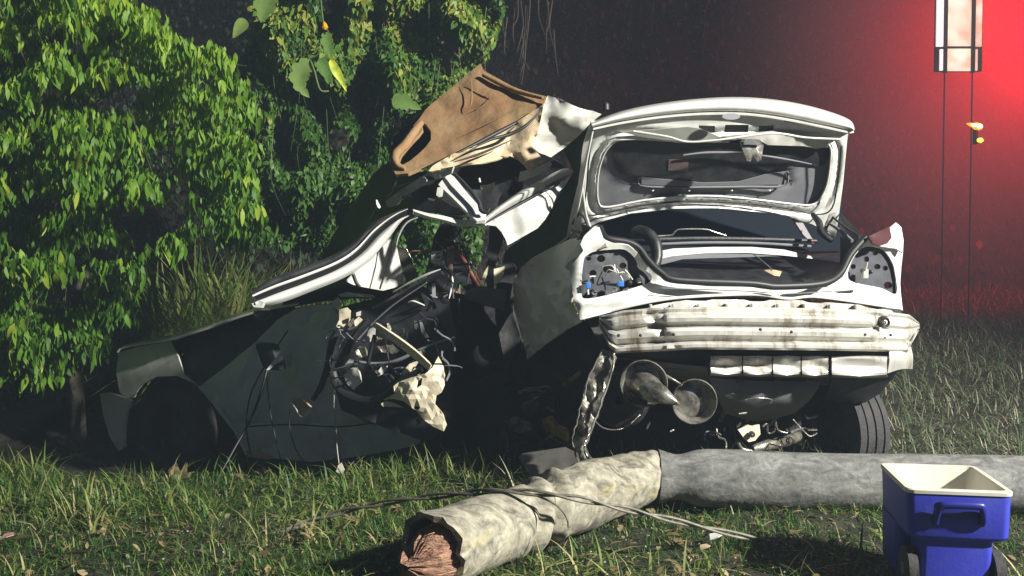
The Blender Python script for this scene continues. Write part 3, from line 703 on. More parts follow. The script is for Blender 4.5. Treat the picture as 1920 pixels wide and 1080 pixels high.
v, f, k = rings([rrect(.160, .17, LEN - .005, .03, .03), rrect(.168, .165, LEN - .002, .03, .045), rrect(.171, .163, LEN - .001, .03, .225)]); f.append(tuple(range(k))[::-1]); mesh_obj('lower_body', v, f, M['blue'], cool, angle=30)
# carry handle on the end wall
hv = []
for a, z, b in ((-.078, .275, -.002), (-.080, .30, -.016), (-.072, .337, -.03), (-.05, .345, -.036), (0, .346, -.038), (.05, .345, -.036), (.066, .337, -.03), (.074, .30, -.016), (.072, .275, -.002)): hv.append(cpt(a, b, z))
tube('handle', hv, [.012, .012, .012, .011, .011, .011, .012, .012, .012], M['bluedark'], cool, seg=10, flat=1.25)
mesh_obj('handle_recess', *box(cpt(0, -.002, .318), .15, .006, .055, np.array([w_, dd, [0, 0, 1]]).T, .004), M['bluedark'], cool)
for s in (-1, 1):
    c0 = cpt(s * .124, .085, .082); v, f = lathe([(0, .012), (0, .06), (.004, .08), (.036, .08), (.042, .065), (.042, .012)], c0, w_ * s, 26)
    wv = mesh_obj('wheel', v, f, M['rubber'], cool, angle=40)
    v, f = lathe([(.036, .001), (.043, .012), (.043, .022), (.038, .03)], c0, w_ * s, 16); mesh_obj('hub', v, f, M['grey'], wv)
mesh_obj('axle', *lathe([(0, .006), (.26, .006)], cpt(-.13, .085, .082), w_, 8), M['dark'], cool)
mesh_obj('rear_foot', *box(cpt(0, LEN - .06, .022), .2, .05, .05, np.array([w_, dd, [0, 0, 1]]).T, .006), M['bluedark'], cool)

# ------------------------------------------------------------------ lit panel on posts and amber lamps in the red glow
GL = mat('lit_frosted_panel', (.8, .5, .45), .4, emit=(1, .47, .36), estr=1.05)
nt = GL.node_tree; b_ = nt.nodes['Principled BSDF']; nz = nt.nodes.new('ShaderNodeTexNoise'); nz.inputs['Scale'].default_value = 5; rp = nt.nodes.new('ShaderNodeValToRGB')
rp.color_ramp.elements[0].color = (.70, .36, .22, 1); rp.color_ramp.elements[1].color = (.95, .80, .62, 1); rp.color_ramp.elements[0].position = .35; rp.color_ramp.elements[1].position = .62
tcn = nt.nodes.new('ShaderNodeTexCoord'); nt.links.new(tcn.outputs['Object'], nz.inputs[0]); nt.links.new(nz.outputs[0], rp.inputs[0]); nt.links.new(rp.outputs[0], b_.inputs['Emission Color'])
GW = mat('bright_lit_panel', (.9, .8, .8), .4, emit=(1, .82, .80), estr=.95)
FR = mat('dark_frame', (.05, .006, .010), .8, spec=.1)
YS = 9.0
base = P(1800, 480, YS); base[2] = tz(base[0], base[1])
sg = empty('lit_panel', base, 'pale glowing panel in a dark frame on two thin posts, in the red glow', 'sign')
def slab(name, x0, y0, x1, y1, Yd, t, m_, par, bev=.004):
    a = P(x0, y0, Yd); b = P(x1, y1, Yd); return mesh_obj(name, *box((a + b) / 2 + [0, t / 2, 0], abs(b[0] - a[0]), t, abs(a[2] - b[2]), bev=bev), m_, par)
slab('pane', 1758, -60, 1771, 87, YS, .02, GW, sg, .003)
slab('pane', 1777, -60, 1823, 86, YS, .02, GL, sg)
slab('pane', 1830, -60, 1841, 87, YS, .02, GL, sg, .003)
slab('pane', 1763, 92, 1769, 132, YS, .02, GW, sg, .002)
slab('pane', 1775, 91, 1821, 133, YS, .02, GL, sg)
slab('pane', 1829, 92, 1833, 132, YS, .02, GL, sg, .002)
slab('frame', 1757.5, -62, 1841.5, 133.5, YS + .03, .05, FR, sg)
for x in (1774, 1826):
    slab('mullion', x - 2.2, -62, x + 2.2, 136, YS - .008, .03, FR, sg, .002)
    a = P(x - 5, 136, YS + .05); g = tz(a[0], a[1]) - .05
    mesh_obj('post', *box((a[0] + .01, a[1], (a[2] + g) / 2), .012, .012, a[2] - g, bev=.004), FR, sg)
AMB = mat('amber_lamp', (.9, .5, .1), .4, emit=(1, .22, .0), estr=2.6)
WHT = mat('lamp_core', (.9, .8, .5), .4, emit=(1, .88, .35), estr=6)
AMB2 = mat('yellow_lamp', (.9, .8, .2), .4, emit=(1, .85, .12), estr=1.3)
p1 = P(1829, 236, 8.9); p2 = P(1838, 263, 8.9); gz = tz(p1[0], p1[1]) - .05
am = empty('warning_lamp', (p1[0] + .03, p1[1] + .05, p2[2] - .05), 'two small amber warning lamps clamped to a thin post in the red glow', 'lamp')
mesh_obj('bracket', *box((p2[0] - .02, p1[1] + .055, (p1[2] + p2[2]) / 2), .02, .06, p1[2] - p2[2] + .06), FR, am)
lp_ = mesh_obj('lamp', *lathe([(-.085, .003), (-.05, .016), (-.02, .022), (0, .034), (.04, .032), (.06, .018), (.068, .004)], p1, (1, 0, -.25), 12), AMB, am)
mesh_obj('lamp_core', *lathe([(-.05, .003), (-.03, .014), (.0, .012), (.02, .022), (.045, .018), (.055, .003)], p1 + np.array([0, -.022, 0]), (1, 0, -.2), 10), WHT, lp_)
mesh_obj('lamp', *lathe([(-.03, .004), (-.02, .02), (.01, .026), (.03, .006)], p2, (1, 0, -.1), 12), AMB2, am)

# ------------------------------------------------------------------ litter in the grass
lit = empty('leaf_litter', (-.8, 4.2, 0), 'dead leaves and straw scattered in the foreground grass', 'litter'); lit['kind'] = 'stuff'
n = 1500; x = RNG.uniform(-2.4, 2.4, n); y = RNG.uniform(3.25, 5.2, n)
o = scatter('dead_leaves', LO + LV, np.stack([x, y, tz(x, y) + RNG.uniform(.005, .035, n)], -1), rotz(RNG.uniform(0, 6.28, n)) @ roty(RNG.normal(0, .35, n)), RNG.uniform(.02, .065, n), RNG.uniform(0, .7, n), DEAD, lit); o['kind'] = 'stuff'
def scrap(name, px, py, s, m_, label, cat, up=.04, rot=0.3):
    Yd = 1.2 * F / max(py - 480, 1) ; p = P(px, py, Yd); p = np.array([p[0], p[1], tz(p[0], p[1]) + up])
    e = np.array([(-1, -.6, 0), (.2, -.8, .15), (1, -.1, .05), (.5, .8, .3), (-.7, .6, .5), (0, 0, .25)]) * s
    c, s_ = math.cos(rot), math.sin(rot); e = np.c_[e[:, 0] * c - e[:, 2] * s_, e[:, 1], e[:, 0] * s_ + e[:, 2] * c] + p
    v2, f2 = thicken(e, np.array([(0, 1, 5), (1, 2, 5), (2, 3, 5), (3, 4, 5), (4, 0, 5)]), .003)
    return tag(mesh_obj(name, v2, f2, m_, None, angle=20), label, cat)
scrap('paper_scrap', 1342, 1032, .028, M['white'], 'small crumpled white paper scrap in the grass below the cable', 'litter')
scrap('paper_scrap', 15, 1022, .03, mat('pinkish_paper', (.5, .3, .26), .7), 'pinkish scrap lying in the grass at the left edge', 'litter')
scrap('broken_plastic', 1322, 1052, .022, M['tan'], 'small tan chip of plastic in the grass right of the pole stump', 'debris')
def gleaf(px, py, L, ang, m_, label, t=.6):
    Yd = 1.2 * F / (py - 480); p = P(px, py, Yd); p[2] = tz(p[0], p[1]) + .05
    tv, tf = leaf_t(5, .38, .1); R_ = (rotz(np.array([ang])) @ rotx(np.array([-.7])))[0]
    return tag(mesh_obj('fallen_leaf', tv * L @ R_.T + p, tf, m_, None, angle=None, attr=np.full(len(tv), t)), label, 'leaf')
gleaf(262, 1015, .10, .1, GRASS, 'flat pale green leaf lying on the grass below the front wheel', .6)
gleaf(20, 1030, .12, .5, GRASS, 'curled yellow green leaf at the lower left corner', .62)
gleaf(120, 1068, .09, .4, DEAD, 'straw coloured leaf in the grass near the bottom left', .85)

# ------------------------------------------------------------------ the wrecked car
car = empty('wrecked_car', P(1395, 880, 5.4), 'crushed white car wrapped round the pole, its boot lid standing open and bumper torn off', 'car')
car.location.z = 0; TAIL[0] = 1.0
def RY(x, y):  # plane of the tail, corners drawn forward
    x = np.asarray(x, float); t = (x - 1395) / 310
    return 4.86 + (x - 1090) / 610 * .16 + np.where(t < 0, .03, .14) * np.abs(t) ** 3.5 + 0 * np.asarray(y, float)

# --- boot lid
def LY(x, y):
    x = np.asarray(x, float); y = np.asarray(y, float)
    return 5.62 - (440 - y) / 255 * .56 + .05 * ((x - 1340) / 250) ** 2 + (x - 1340) * .0001
lid_out = [(1108, 229), (1094, 272), (1084, 343), (1069, 404), (1060, 455), (1080, 446), (1101, 427), (1122, 417), (1183, 400), (1265, 391), (1346, 390), (1448, 400), (1522, 420), (1550, 434), (1566, 446), (1573, 404), (1581, 343), (1588, 268), (1591, 246), (1540, 236), (1469, 222), (1400, 212), (1320, 211), (1240, 217), (1160, 228)]
op = [(1122, 380), (1121, 331), (1132, 290), (1150, 268), (1175, 261), (1230, 262), (1285, 266), (1345, 262), (1407, 260), (1480, 262), (1540, 265), (1556, 275), (1557, 300), (1551, 343), (1538, 372), (1522, 384), (1490, 383), (1407, 373), (1346, 368), (1285, 368), (1204, 376), (1143, 388)]
hl = [[(1310, 235), (1341, 236), (1341, 249), (1312, 249)], [(1360, 234), (1404, 234), (1403, 248), (1358, 248)], [(1423, 236), (1452, 235), (1450, 248), (1422, 248)]]
def lrel(x, y):   # pressed grooves that follow the opening
    oo = crom(op, 10, True)
    pts = np.stack([x, y], -1); d = np.linalg.norm(pts[:, None] - oo[None], axis=-1).min(1)
    return -.014 * np.exp(-((d - 4) / 4.) ** 2) + .014 * np.exp(-((d - 15) / 4.) ** 2) - .008 * np.exp(-((d - 24) / 5.) ** 2)
def corners(h):
    h = np.array(h, float); o = []
    for i in range(len(h)):
        a, b, c = h[i - 1], h[i], h[(i + 1) % len(h)]; o += [b + (a - b) * .12, b, b + (c - b) * .12]
    return [tuple(t) for t in o]
lid = plate('boot_lid', lid_out, LY, M['white'], car, holes=[op] + [corners(h) for h in hl], thick=.012, step=4.6, hsmooth=3, relief=lrel, crumple=.002, cs=4)
# outer lip of the lid: a rolled double band
lip_t = [(1108, 229), (1163, 209), (1228, 195), (1310, 185), (1391, 182), (1469, 189), (1538, 204), (1592, 224), (1603, 243)]
rows = []
lipb = [(1112, 240), (1165, 229), (1240, 218), (1320, 212), (1400, 213), (1469, 222), (1540, 236), (1590, 246), (1600, 245)]
for s, dy in ((0, .10), (.12, .02), (.35, -.02), (.62, -.025), (.84, -.005), (.9, .02), (1.0, .0)):
    rows.append([(a[0] + (b[0] - a[0]) * s, a[1] + (b[1] - a[1]) * s, 5.10 + dy + .05 * ((a[0] - 1350) / 250) ** 2) for a, b in zip(lip_t, lipb)])
loft('lid_lip', rows, M['white'], lid, nu=5, nv=3, thick=.01)
# badge oval, strip with blue mark
ov = [(1371 + 17 * math.cos(a), 218.5 + 6 * math.sin(a)) for a in np.linspace(0, 2 * math.pi, 16, endpoint=False)]
plate('badge_recess', ov, lambda x, y: 5.035 + 0 * x, mat('dull_silver', (.16, .16, .19), .4), lid, thick=.004, step=9)
plate('sticker_strip', [(1470, 223), (1540, 232), (1573, 238), (1573, 241), (1540, 237), (1470, 228)], lambda x, y: LY(x, y) - .03, M['grey'], lid, thick=.003, step=8)
plate('sticker', [(1523, 230), (1541, 233), (1541, 237), (1523, 234)], lambda x, y: LY(x, y) - .035, M['wire_blue'], lid, thick=.002, step=8)
for i, hh in enumerate(hl):
    cxx = sum(q[0] for q in hh) / 4; cyy = sum(q[1] for q in hh) / 4
    e = [(cxx + (a - cxx) * 1.15, cyy + (b - cyy) * 1.2) for a, b in hh]
    plate('socket', e, lambda x, y: LY(x, y) + .03, M['dark'] if i == 1 else M['grey'], lid, thick=.004, step=9)
# lining of the lid
lin = plate('lid_lining', op, lambda x, y: LY(x, y) + .035, M['grey'], car, thick=.006, step=11, crumple=.004, smooth=2,
            relief=lambda x, y: .025 * ((y < 345) & (x > 1165) & (x < 1480)) * sst(1165, 1180, x))
plate('grip_recess_shade', [(1160, 262), (1280, 268), (1440, 268), (1548, 272), (1550, 300), (1536, 312), (1480, 308), (1430, 326), (1380, 340), (1320, 341), (1240, 334), (1175, 328), (1156, 318), (1150, 288)], lambda x, y: LY(x, y) + .025, M['black'], lin, thick=.004, step=14, smooth=2)  # black plate paints the shade of the recess
ptube('ledge', [(1200, 331, 5.42), (1201, 347, 5.44), (1260, 351, 5.44), (1400, 350, 5.44), (1470, 348, 5.44), (1477, 322, 5.4)], .007, M['grey'], lin, n=4)
plate('shelf_panel', [(1203, 332), (1240, 336), (1320, 343), (1385, 341), (1436, 327), (1474, 322), (1470, 346), (1260, 349), (1203, 346)], lambda x, y: LY(x, y) + .014, mat('lining_light', (.17, .17, .19), .8), lin, thick=.005, step=12)
plate('label', [(1254, 299), (1291, 299), (1290, 321), (1253, 320)], lambda x, y: LY(x, y) + .018, mat('faded_label', (.13, .09, .09), .6, color2=(.09, .06, .07), noise_scale=60), lin, thick=.002, step=12)
for x in (1224, 1292, 1372, 1443):
    mesh_obj('clip', *lathe([(0, .006), (.004, .006), (.006, .001)], P(x, 357, 5.46), (0, -1, .1), 8), M['wire_white'], lin)
ptube('torn_edge', [(1187, 246, 5.15), (1250, 256, 5.14), (1290, 266, 5.13), (1350, 262, 5.1), (1448, 250, 5.1), (1510, 258, 5.14), (1575, 261, 5.17)], .006, M['white_in'], lid, n=5)
plate('flap', [(1163, 247), (1187, 246), (1290, 238), (1312, 241), (1348, 256), (1340, 262), (1286, 266), (1240, 262), (1200, 256)], lambda x, y: LY(x, y) - .03, mat('grey_green_flap', (.32, .33, .30), .6), lid, thick=.004, step=10, crumple=.006, cs=9)
plate('flap', [(1350, 256), (1448, 246), (1500, 252), (1550, 262), (1552, 276), (1530, 279), (1508, 274), (1440, 272), (1425, 264)], lambda x, y: LY(x, y) - .03, M['white_in'], lid, thick=.004, step=8, crumple=.01, cs=14)
ptube('trim_rod', [(1281, 291, 5.28), (1330, 286, 5.27), (1400, 288, 5.27), (1470, 298, 5.29), (1522, 308, 5.31)], [.004, .007, .007, .006, .003], M['grey'], lin)
lt = plate('latch', [(1389, 266), (1400, 260), (1425, 262), (1432, 272), (1427, 300), (1421, 303), (1412, 292), (1407, 303), (1400, 301), (1392, 280)], lambda x, y: 5.08 + 0 * x, M['chrome'], lid, thick=.012, step=7, crumple=.006, cs=22)
plate('keeper', [(1396, 262), (1424, 263), (1427, 272), (1394, 271)], lambda x, y: 5.06 + 0 * x, M['dark'], lt, thick=.01, step=7)
# bead round the opening and seal on outer edge
ptube('bead', [(a, b, LY(a, b) - .008) for a, b in op], .006, M['white'], lid, n=3, closed=True)
ptube('seal', [(1110, 252, 5.2), (1104, 300, 5.29), (1100, 350, 5.4), (1096, 392, 5.5), (1106, 404, 5.52), (1150, 396, 5.51), (1210, 384, 5.49), (1300, 377, 5.47), (1400, 381, 5.48), (1480, 391, 5.5), (1530, 402, 5.53), (1560, 390, 5.5), (1572, 330, 5.37), (1577, 275, 5.25)], .0045, M['seal'], lid, n=5)
ptube('edge_strip', [(1112, 240, 5.16), (1100, 300, 5.26), (1088, 370, 5.40), (1075, 430, 5.52), (1063, 452, 5.56)], .007, M['white'], lid)
ptube('check_strap', [(1092, 352, 5.38), (1098, 400, 5.45), (1106, 425, 5.48)], .008, M['white_in'], lid)
mesh_obj('rubber_buffer', *lathe([(0, .02), (.03, .018), (.04, .006)], P(1136, 206, 5.25), (0, 0, 1), 10), M['black'], lid)

# --- tail panel with lamp recesses
LH = [(1094, 490), (1102, 478), (1118, 471), (1163, 467), (1178, 472), (1190, 484), (1199, 500), (1219, 513), (1222, 522), (1214, 531), (1163, 547), (1102, 560), (1090, 548)]
RH = [(1589, 518), (1596, 492), (1607, 474), (1623, 463), (1645, 465), (1660, 472), (1672, 490), (1678, 510), (1681, 551), (1652, 540), (1603, 530)]
TP = [(1088, 600), (1076, 560), (1066, 500), (1078, 490), (1094, 470), (1088, 458), (1096, 442), (1115, 424), (1124, 426), (1132, 448), (1150, 456), (1178, 460), (1196, 474), (1214, 496), (1236, 518), (1262, 531), (1330, 537), (1407, 538), (1425, 541), (1448, 544), (1478, 541), (1550, 539), (1580, 520), (1600, 482), (1618, 455), (1628, 447), (1640, 462), (1676, 462), (1693, 474), (1690, 500), (1688, 530), (1689, 551), (1693, 582), (1617, 569), (1560, 560), (1527, 557), (1500, 559), (1478, 562), (1455, 558), (1415, 553), (1350, 554), (1303, 557), (1236, 564), (1169, 579), (1120, 592)]
def trel(x, y):
    r = 0 * x
    for hh in (LH, RH):
        oo = crom(hh, 6, True); d = np.linalg.norm(np.stack([x, y], -1)[:, None] - oo[None], axis=-1).min(1); r = r + .018 * np.exp(-(d / 7.) ** 2)
    r = r - .02 * np.exp(-((y - (565 - .0001 * (x - 1395) ** 2 * 0)) / 9.) ** 2)
    return r
tail = plate('tail_panel', TP, RY, M['white'], car, holes=[LH, RH], thick=.01, step=5, hsmooth=3, relief=trel, crumple=.004, cs=4)
ptube('sill_edge', [(1096, 597, 4.95), (1169, 577, 4.88), (1236, 563, 4.85), (1303, 556, 4.84), (1415, 552, 4.86), (1478, 560, 4.88), (1527, 556, 4.9), (1617, 568, 4.96), (1690, 580, 5.08)], .008, M['white'], tail, n=6)
plate('corner_fin', [(1628, 447), (1662, 432), (1680, 417), (1690, 426), (1694, 450), (1693, 474), (1680, 466), (1640, 460)], [(1628, 447, 5.12), (1680, 417, 5.2), (1693, 474, 5.08), (1650, 460, 5.06)], M['white'], car, thick=.008, step=8, crumple=.006)
plate('lamp_fragment', [(1629, 443), (1668, 424), (1672, 446), (1664, 456), (1648, 461), (1636, 456)], [(1629, 443, 5.0), (1668, 424, 5.06), (1650, 460, 4.98)], M['redtint'], car, thick=.008, step=9, crumple=.01, cs=12)
# folded quarter skin above the left lamp
plate('quarter_fold', [(1062, 500), (1072, 486), (1100, 474), (1138, 462), (1130, 440), (1122, 421), (1112, 424), (1098, 438), (1086, 456), (1074, 470), (1060, 490)], [(1062, 500, 4.98), (1138, 462, 4.86), (1122, 421, 5.0), (1060, 490, 5.02)], M['white_in'], car, thick=.008, step=8, crumple=.008, cs=8)
ptube('quarter_edge', [(1064, 500, 4.96), (1078, 492, 4.93), (1077, 530, 4.93), (1072, 555, 4.93), (1070, 572, 4.95)], [.016, .02, .016, .013, .006], M['white_in'], car, n=6)
# lamp housings
def housing(hh, d, holes, nm, bulbs):
    h_ = plate(nm, [(sum(q[0] for q in hh) / len(hh) * -.06 + a * 1.06, sum(q[1] for q in hh) / len(hh) * -.06 + b * 1.06) for a, b in hh], lambda x, y: RY(x, y) + d, mat(nm + '_grey', (.07, .072, .085), .5, color2=(.045, .045, .055), noise_scale=20), car, thick=.02, step=7, crumple=.004, cs=20, smooth=2,
               holes=[[(a + r * math.cos(t), b + r * s_ * math.sin(t)) for t in np.linspace(0, 2 * math.pi, 10, endpoint=False)] for a, b, r, s_ in holes])
    for a, b, r in bulbs:
        mesh_obj('bulb_socket', *lathe([(-.02, .003), (-.018, r * .6), (0, r), (.03, r)], P(a, b, float(RY(a, b)) + d - .02), (0, 1, 0), 12), M['black'], h_)
    return h_
hL = housing(LH, .05, [(1127, 485, 8, .85), (1168, 498, 7, .85), (1112, 512, 7, .85), (1140, 505, 10, .7), (1156, 477, 7, .35), (1104, 485, 5, .8)], 'lamp_housing', [(1196, 526, .02), (1180, 530, .016), (1112, 549, .018)])
hR = housing(RH, .05, [(1641, 474, 5, 1.1), (1625, 486, 5, 1.1), (1645, 500, 6, .9), (1600, 500, 5, 1), (1660, 503, 5, 1), (1618, 508, 5, 1), (1665, 535, 8, .9)], 'lamp_housing', [(1632, 510, .012)])
def wire(pp, r, m_, par, nm='wire'): return ptube(nm, pp, r, m_, par, seg=6, n=4)
wy = float(RY(1150, 510)) 
for pp in ([(1130, 500, wy), (1147, 498, wy - .03), (1153, 509, wy - .04), (1140, 506, wy - .02), (1135, 518, wy)], [(1152, 496, wy), (1156, 512, wy - .03), (1170, 510, wy - .04), (1180, 520, wy)], [(1165, 516, wy), (1172, 506, wy - .05), (1186, 524, wy)], [(1103, 528, wy + .04), (1106, 519, wy), (1116, 518, wy + .02)], [(1156, 504, wy - .01), (1168, 526, wy - .02)]):
    wire(pp, .003, M['wire_white'], hL)
mesh_obj('connector', *box(P(1103, 535, wy - .01), .022, .02, .03, bev=.003), M['wire_blue'], hL)
mesh_obj('connector', *box(P(1164, 532, wy - .03), .03, .02, .026, bev=.003), M['wire_blue'], hL)
wire([(1102, 541, wy), (1103, 552, wy - .01)], .005, M['wire_white'], hL)
mesh_obj('bulb', *lathe([(-.02, .002), (-.012, .009), (.01, .009), (.02, .004)], P(1199, 527, wy - .03), (.3, -1, .1), 10), M['chrome'], hL)
mesh_obj('bulb', *lathe([(-.02, .002), (-.012, .008), (.01, .008), (.02, .004)], P(1152, 543, wy - .02), (.8, -1, .6), 10), M['wire_white'], hL)
mesh_obj('bulb', *lathe([(-.02, .004), (-.012, .012), (.01, .012), (.02, .004)], P(1114, 549, wy - .01), (.3, -1, .1), 10), M['chrome'], hL)
mesh_obj('bulb', *box(P(1622, 513, 5.02), .028, .03, .05, bev=.006), M['coolwhite'], hR)
wire([(1623, 506, 5.0), (1626, 492, 4.99)], .005, M['coolwhite'], hR)

# --- boot interior
ptube('boot_seal', [(1124, 426, 4.98), (1136, 446, 4.93), (1176, 454, 4.92), (1198, 466, 4.91), (1216, 490, 4.88), (1240, 512, 4.85), (1270, 525, 4.83), (1400, 531, 4.82), (1430, 534, 4.82), (1460, 537, 4.83), (1540, 532, 4.87), (1574, 514, 4.93), (1594, 478, 5.0), (1622, 446, 5.06)], .019, M['seal'], car, n=6)
loft('boot_floor', [[(1200, 470, 5.9), (1400, 476, 5.9), (1600, 470, 5.9)], [(1215, 505, 5.4), (1400, 520, 5.4), (1600, 505, 5.4)], [(1225, 545, 4.98), (1400, 552, 4.98), (1600, 545, 5.0)]], M['black'], car, thick=.01, crumple=.015, cs=5)
loft('boot_side', [[(1090, 420, 5.6), (1100, 520, 5.6), (1110, 640, 5.6)], [(1120, 430, 5.0), (1140, 520, 5.0), (1170, 570, 5.0)]], M['black'], car)
loft('boot_side', [[(1575, 400, 5.6), (1575, 500, 5.6), (1570, 620, 5.6)], [(1625, 450, 5.15), (1612, 500, 5.15), (1600, 560, 5.15)]], M['black'], car)
plate('rear_window', [(1085, 380), (1340, 360), (1580, 380), (1580, 470), (1090, 470)], [(1085, 380, 6.15), (1580, 380, 6.2), (1580, 470, 5.85), (1090, 470, 5.8)], M['glass'], car, thick=.006, step=30)
plate('parcel_beam', [(1232, 472), (1262, 466), (1340, 463), (1410, 463), (1470, 468), (1520, 480), (1524, 485), (1470, 479), (1400, 474), (1320, 475), (1262, 480), (1236, 486)], lambda x, y: 5.45 + 0 * x, M['white'], car, thick=.03, step=9, crumple=.003)
plate('beam_underside', [(1236, 486), (1262, 480), (1320, 476), (1400, 476), (1460, 480), (1400, 482), (1330, 484), (1280, 486), (1240, 496)], lambda x, y: 5.44 + 0 * x, M['grey'], car, thick=.02, step=9)
ptube('torsion_bar', [(1222, 443, 5.5), (1258, 441, 5.5), (1266, 434, 5.5), (1276, 430, 5.5), (1322, 430, 5.5), (1342, 436, 5.5), (1362, 442, 5.5)], .005, M['chrome'], car, n=5)
ptube('shelf_edge', [(1228, 449, 5.48), (1320, 447, 5.48), (1440, 449, 5.48), (1530, 452, 5.5)], .012, M['dark'], car)
ptube('shelf_edge', [(1230, 458, 5.47), (1320, 455, 5.46), (1420, 456, 5.46), (1520, 462, 5.5)], .008, M['grey'], car)
ptube('lid_hinge', [(1185, 440, 5.5), (1196, 433, 5.3), (1214, 438, 5.2), (1228, 456, 5.15), (1232, 480, 5.12), (1226, 500, 5.1), (1210, 505, 5.1)], [.02, .03, .034, .034, .03, .026, .02], M['black'], car, n=6)
ptube('lid_hinge', [(1524, 402, 5.48), (1536, 418, 5.4), (1540, 436, 5.35), (1560, 452, 5.3)], [.014, .02, .02, .014], M['black'], car)
ptube('gas_strut', [(1558, 404, 5.45), (1582, 424, 5.3), (1612, 444, 5.12)], [.006, .007, .012], M['dark'], car)
ptube('gas_strut', [(1556, 420, 5.4), (1572, 430, 5.32), (1598, 452, 5.2)], [.007, .010, .010], M['grey'], car)
plate('hinge_bracket', [(1556, 402), (1566, 398), (1570, 430), (1566, 446), (1558, 438), (1546, 426)], lambda x, y: 5.42 + 0 * x, M['chrome'], car, thick=.01, step=8, crumple=.008, cs=20)
plate('window_pillar', [(1483, 404), (1502, 412), (1522, 446), (1534, 456), (1522, 456), (1506, 440)], lambda x, y: 5.6 + 0 * x, mat('dull_pillar', (.3, .27, .3), .5), car, thick=.02, step=9)
mesh_obj('reflector', *lathe([(-.004, .002), (0, .007), (.004, .002)], P(1524, 453, 5.44), (0, 1, 0), 8), mat('glowing_red_lens', (.6, .02, .01), .3, emit=(1, .05, .02), estr=.3), car)  # emission paints the reflector's shine, it is no lamp
plate('boot_clutter', [(1435, 508), (1448, 505), (1466, 509), (1462, 518), (1452, 517)], lambda x, y: 5.0 + 0 * x, M['tan'], car, thick=.02, step=7, crumple=.008, cs=20)
ptube('boot_cord', [(1412, 476, 5.2), (1430, 490, 5.1), (1448, 506, 5.0)], .003, M['grey'], car)
ptube('hinge_link', [(1062, 453, 5.5), (1074, 438, 5.48), (1086, 446, 5.44), (1064, 452, 5.46)], .006, M['chrome'], car, n=3)
ptube('hinge_link', [(1074, 420, 5.5), (1086, 400, 5.46), (1098, 412, 5.42), (1104, 432, 5.38)], .008, M['dark'], car, n=4)
ptube('hinge_link', [(1072, 430, 5.5), (1090, 436, 5.42), (1100, 430, 5.4)], .007, M['dark'], car, n=4)

# --- bumper beam: a pressed section swept along the tail
xs_ = [1124, 1136, 1160, 1200, 1245, 1256, 1300, 1400, 1500, 1600, 1636, 1646, 1680, 1706, 1718, 1724]
def top_y(x): return np.interp(x, [1124, 1169, 1240, 1348, 1527, 1643, 1706, 1724], [593, 582, 576, 575, 578, 582, 590, 606])
def bot_y(x): return np.interp(x, [1124, 1142, 1155, 1303, 1527, 1697, 1711, 1724], [612, 652, 663, 655, 657, 660, 650, 620])
def bY(x): t = (x - 1420) / 300; return 4.62 + (x - 1124) / 600 * .14 + .17 * abs(t) ** 2.6
prof = [(0, .08), (.0, .0), (.05, -.012), (.12, .004), (.15, -.004), (.19, -.032), (.25, -.042), (.34, -.036), (.38, -.012), (.41, .012), (.45, .012), (.49, -.026), (.56, -.038), (.66, -.034), (.71, -.008), (.75, .02), (.80, .022), (.84, -.012), (.88, -.026), (.95, -.022), (1.0, .0), (1.0, .08)]
rows = []
for s, d in prof:
    r = []
    for x in np.linspace(1124, 1724, 96):
        end = (x < 1250) or (x > 1640); bulge = -.018 * sst(1246, 1252, x) * (1 - sst(1640, 1646, x))
        tuck = .05 * (1 - sst(1124, 1150, x)) + .05 * sst(1700, 1724, x)
        dent = .02 * np.exp(-((x - 1228 - (s - .3) * 60) / 9) ** 2) + .03 * np.exp(-((x - 1655) / 10) ** 2) * (.1 < s < .6)
        r.append((x + (4 if s > .8 and x > 1690 else 0) - (8 * sst(.5, 1, s) * (x > 1700)), top_y(x) + (bot_y(x) - top_y(x)) * s, bY(x) + d * (.55 if end and .1 < s < .76 else 1) + bulge + tuck + dent * .8))
    rows.append(r)
beam = loft('bumper_beam', rows, M['beam'], car, nu=1, nv=1, thick=.006, crumple=.007, cs=7, angle=32)
for x, y in ((1160, 629), (1201, 629), (1263, 627), (1426, 618), (1484, 622), (1622, 627), (1670, 628)):
    mesh_obj('bolt_hole', *lathe([(-.006, .001), (-.004, .007), (.004, .008)], P(x, y, bY(x) - .05), (0, 1, 0), 10), M['seal'], beam)
mesh_obj('tow_eye', *lathe([(-.02, .012), (-.03, .022), (-.01, .03), (.02, .03)], P(1657, 604, bY(1657) - .03), (0, 1, 0), 14), M['dark'], beam)
mesh_obj('bolt', *lathe([(-.03, .002), (-.028, .011), (-.0, .012)], P(1656, 604, bY(1657) - .045), (.2, 1, 0), 8), M['chrome'], beam)
# upper crash panel with notches between bumper and tail
tp = []
for x in np.arange(1180, 1680, 12):
    y0 = np.interp(x, [1180, 1240, 1300, 1500, 1620, 1680], [582, 570, 561, 563, 572, 584]); tp.append((x, y0 + (3 if (x // 36) % 3 == 0 else 0)))
cp_ = plate('crash_panel', tp + [(1680, 592), (1500, 590), (1300, 588), (1180, 596)], lambda x, y: 4.79 + (x - 1180) / 500 * .14 + .00000 * x, M['beam'], car, thick=.01, step=9, crumple=.008, cs=10)
for x in (1220, 1262, 1310, 1362, 1410, 1458, 1506, 1556, 1604):
    mesh_obj('rib', *box(P(x, 575 + abs(x - 1400) * .012, 4.77 + (x - 1180) / 500 * .14), .012, .03, .035, bev=.003), M['beam'], cp_)
plate('gap_shade_sheet', [(1100, 600), (1180, 574), (1300, 556), (1480, 560), (1690, 580), (1700, 640), (1600, 700), (1150, 690)], lambda x, y: 5.02 + 0 * x, M['dark'], car, thick=.01, step=24)  # dark sheet behind the gap, standing in for its shade

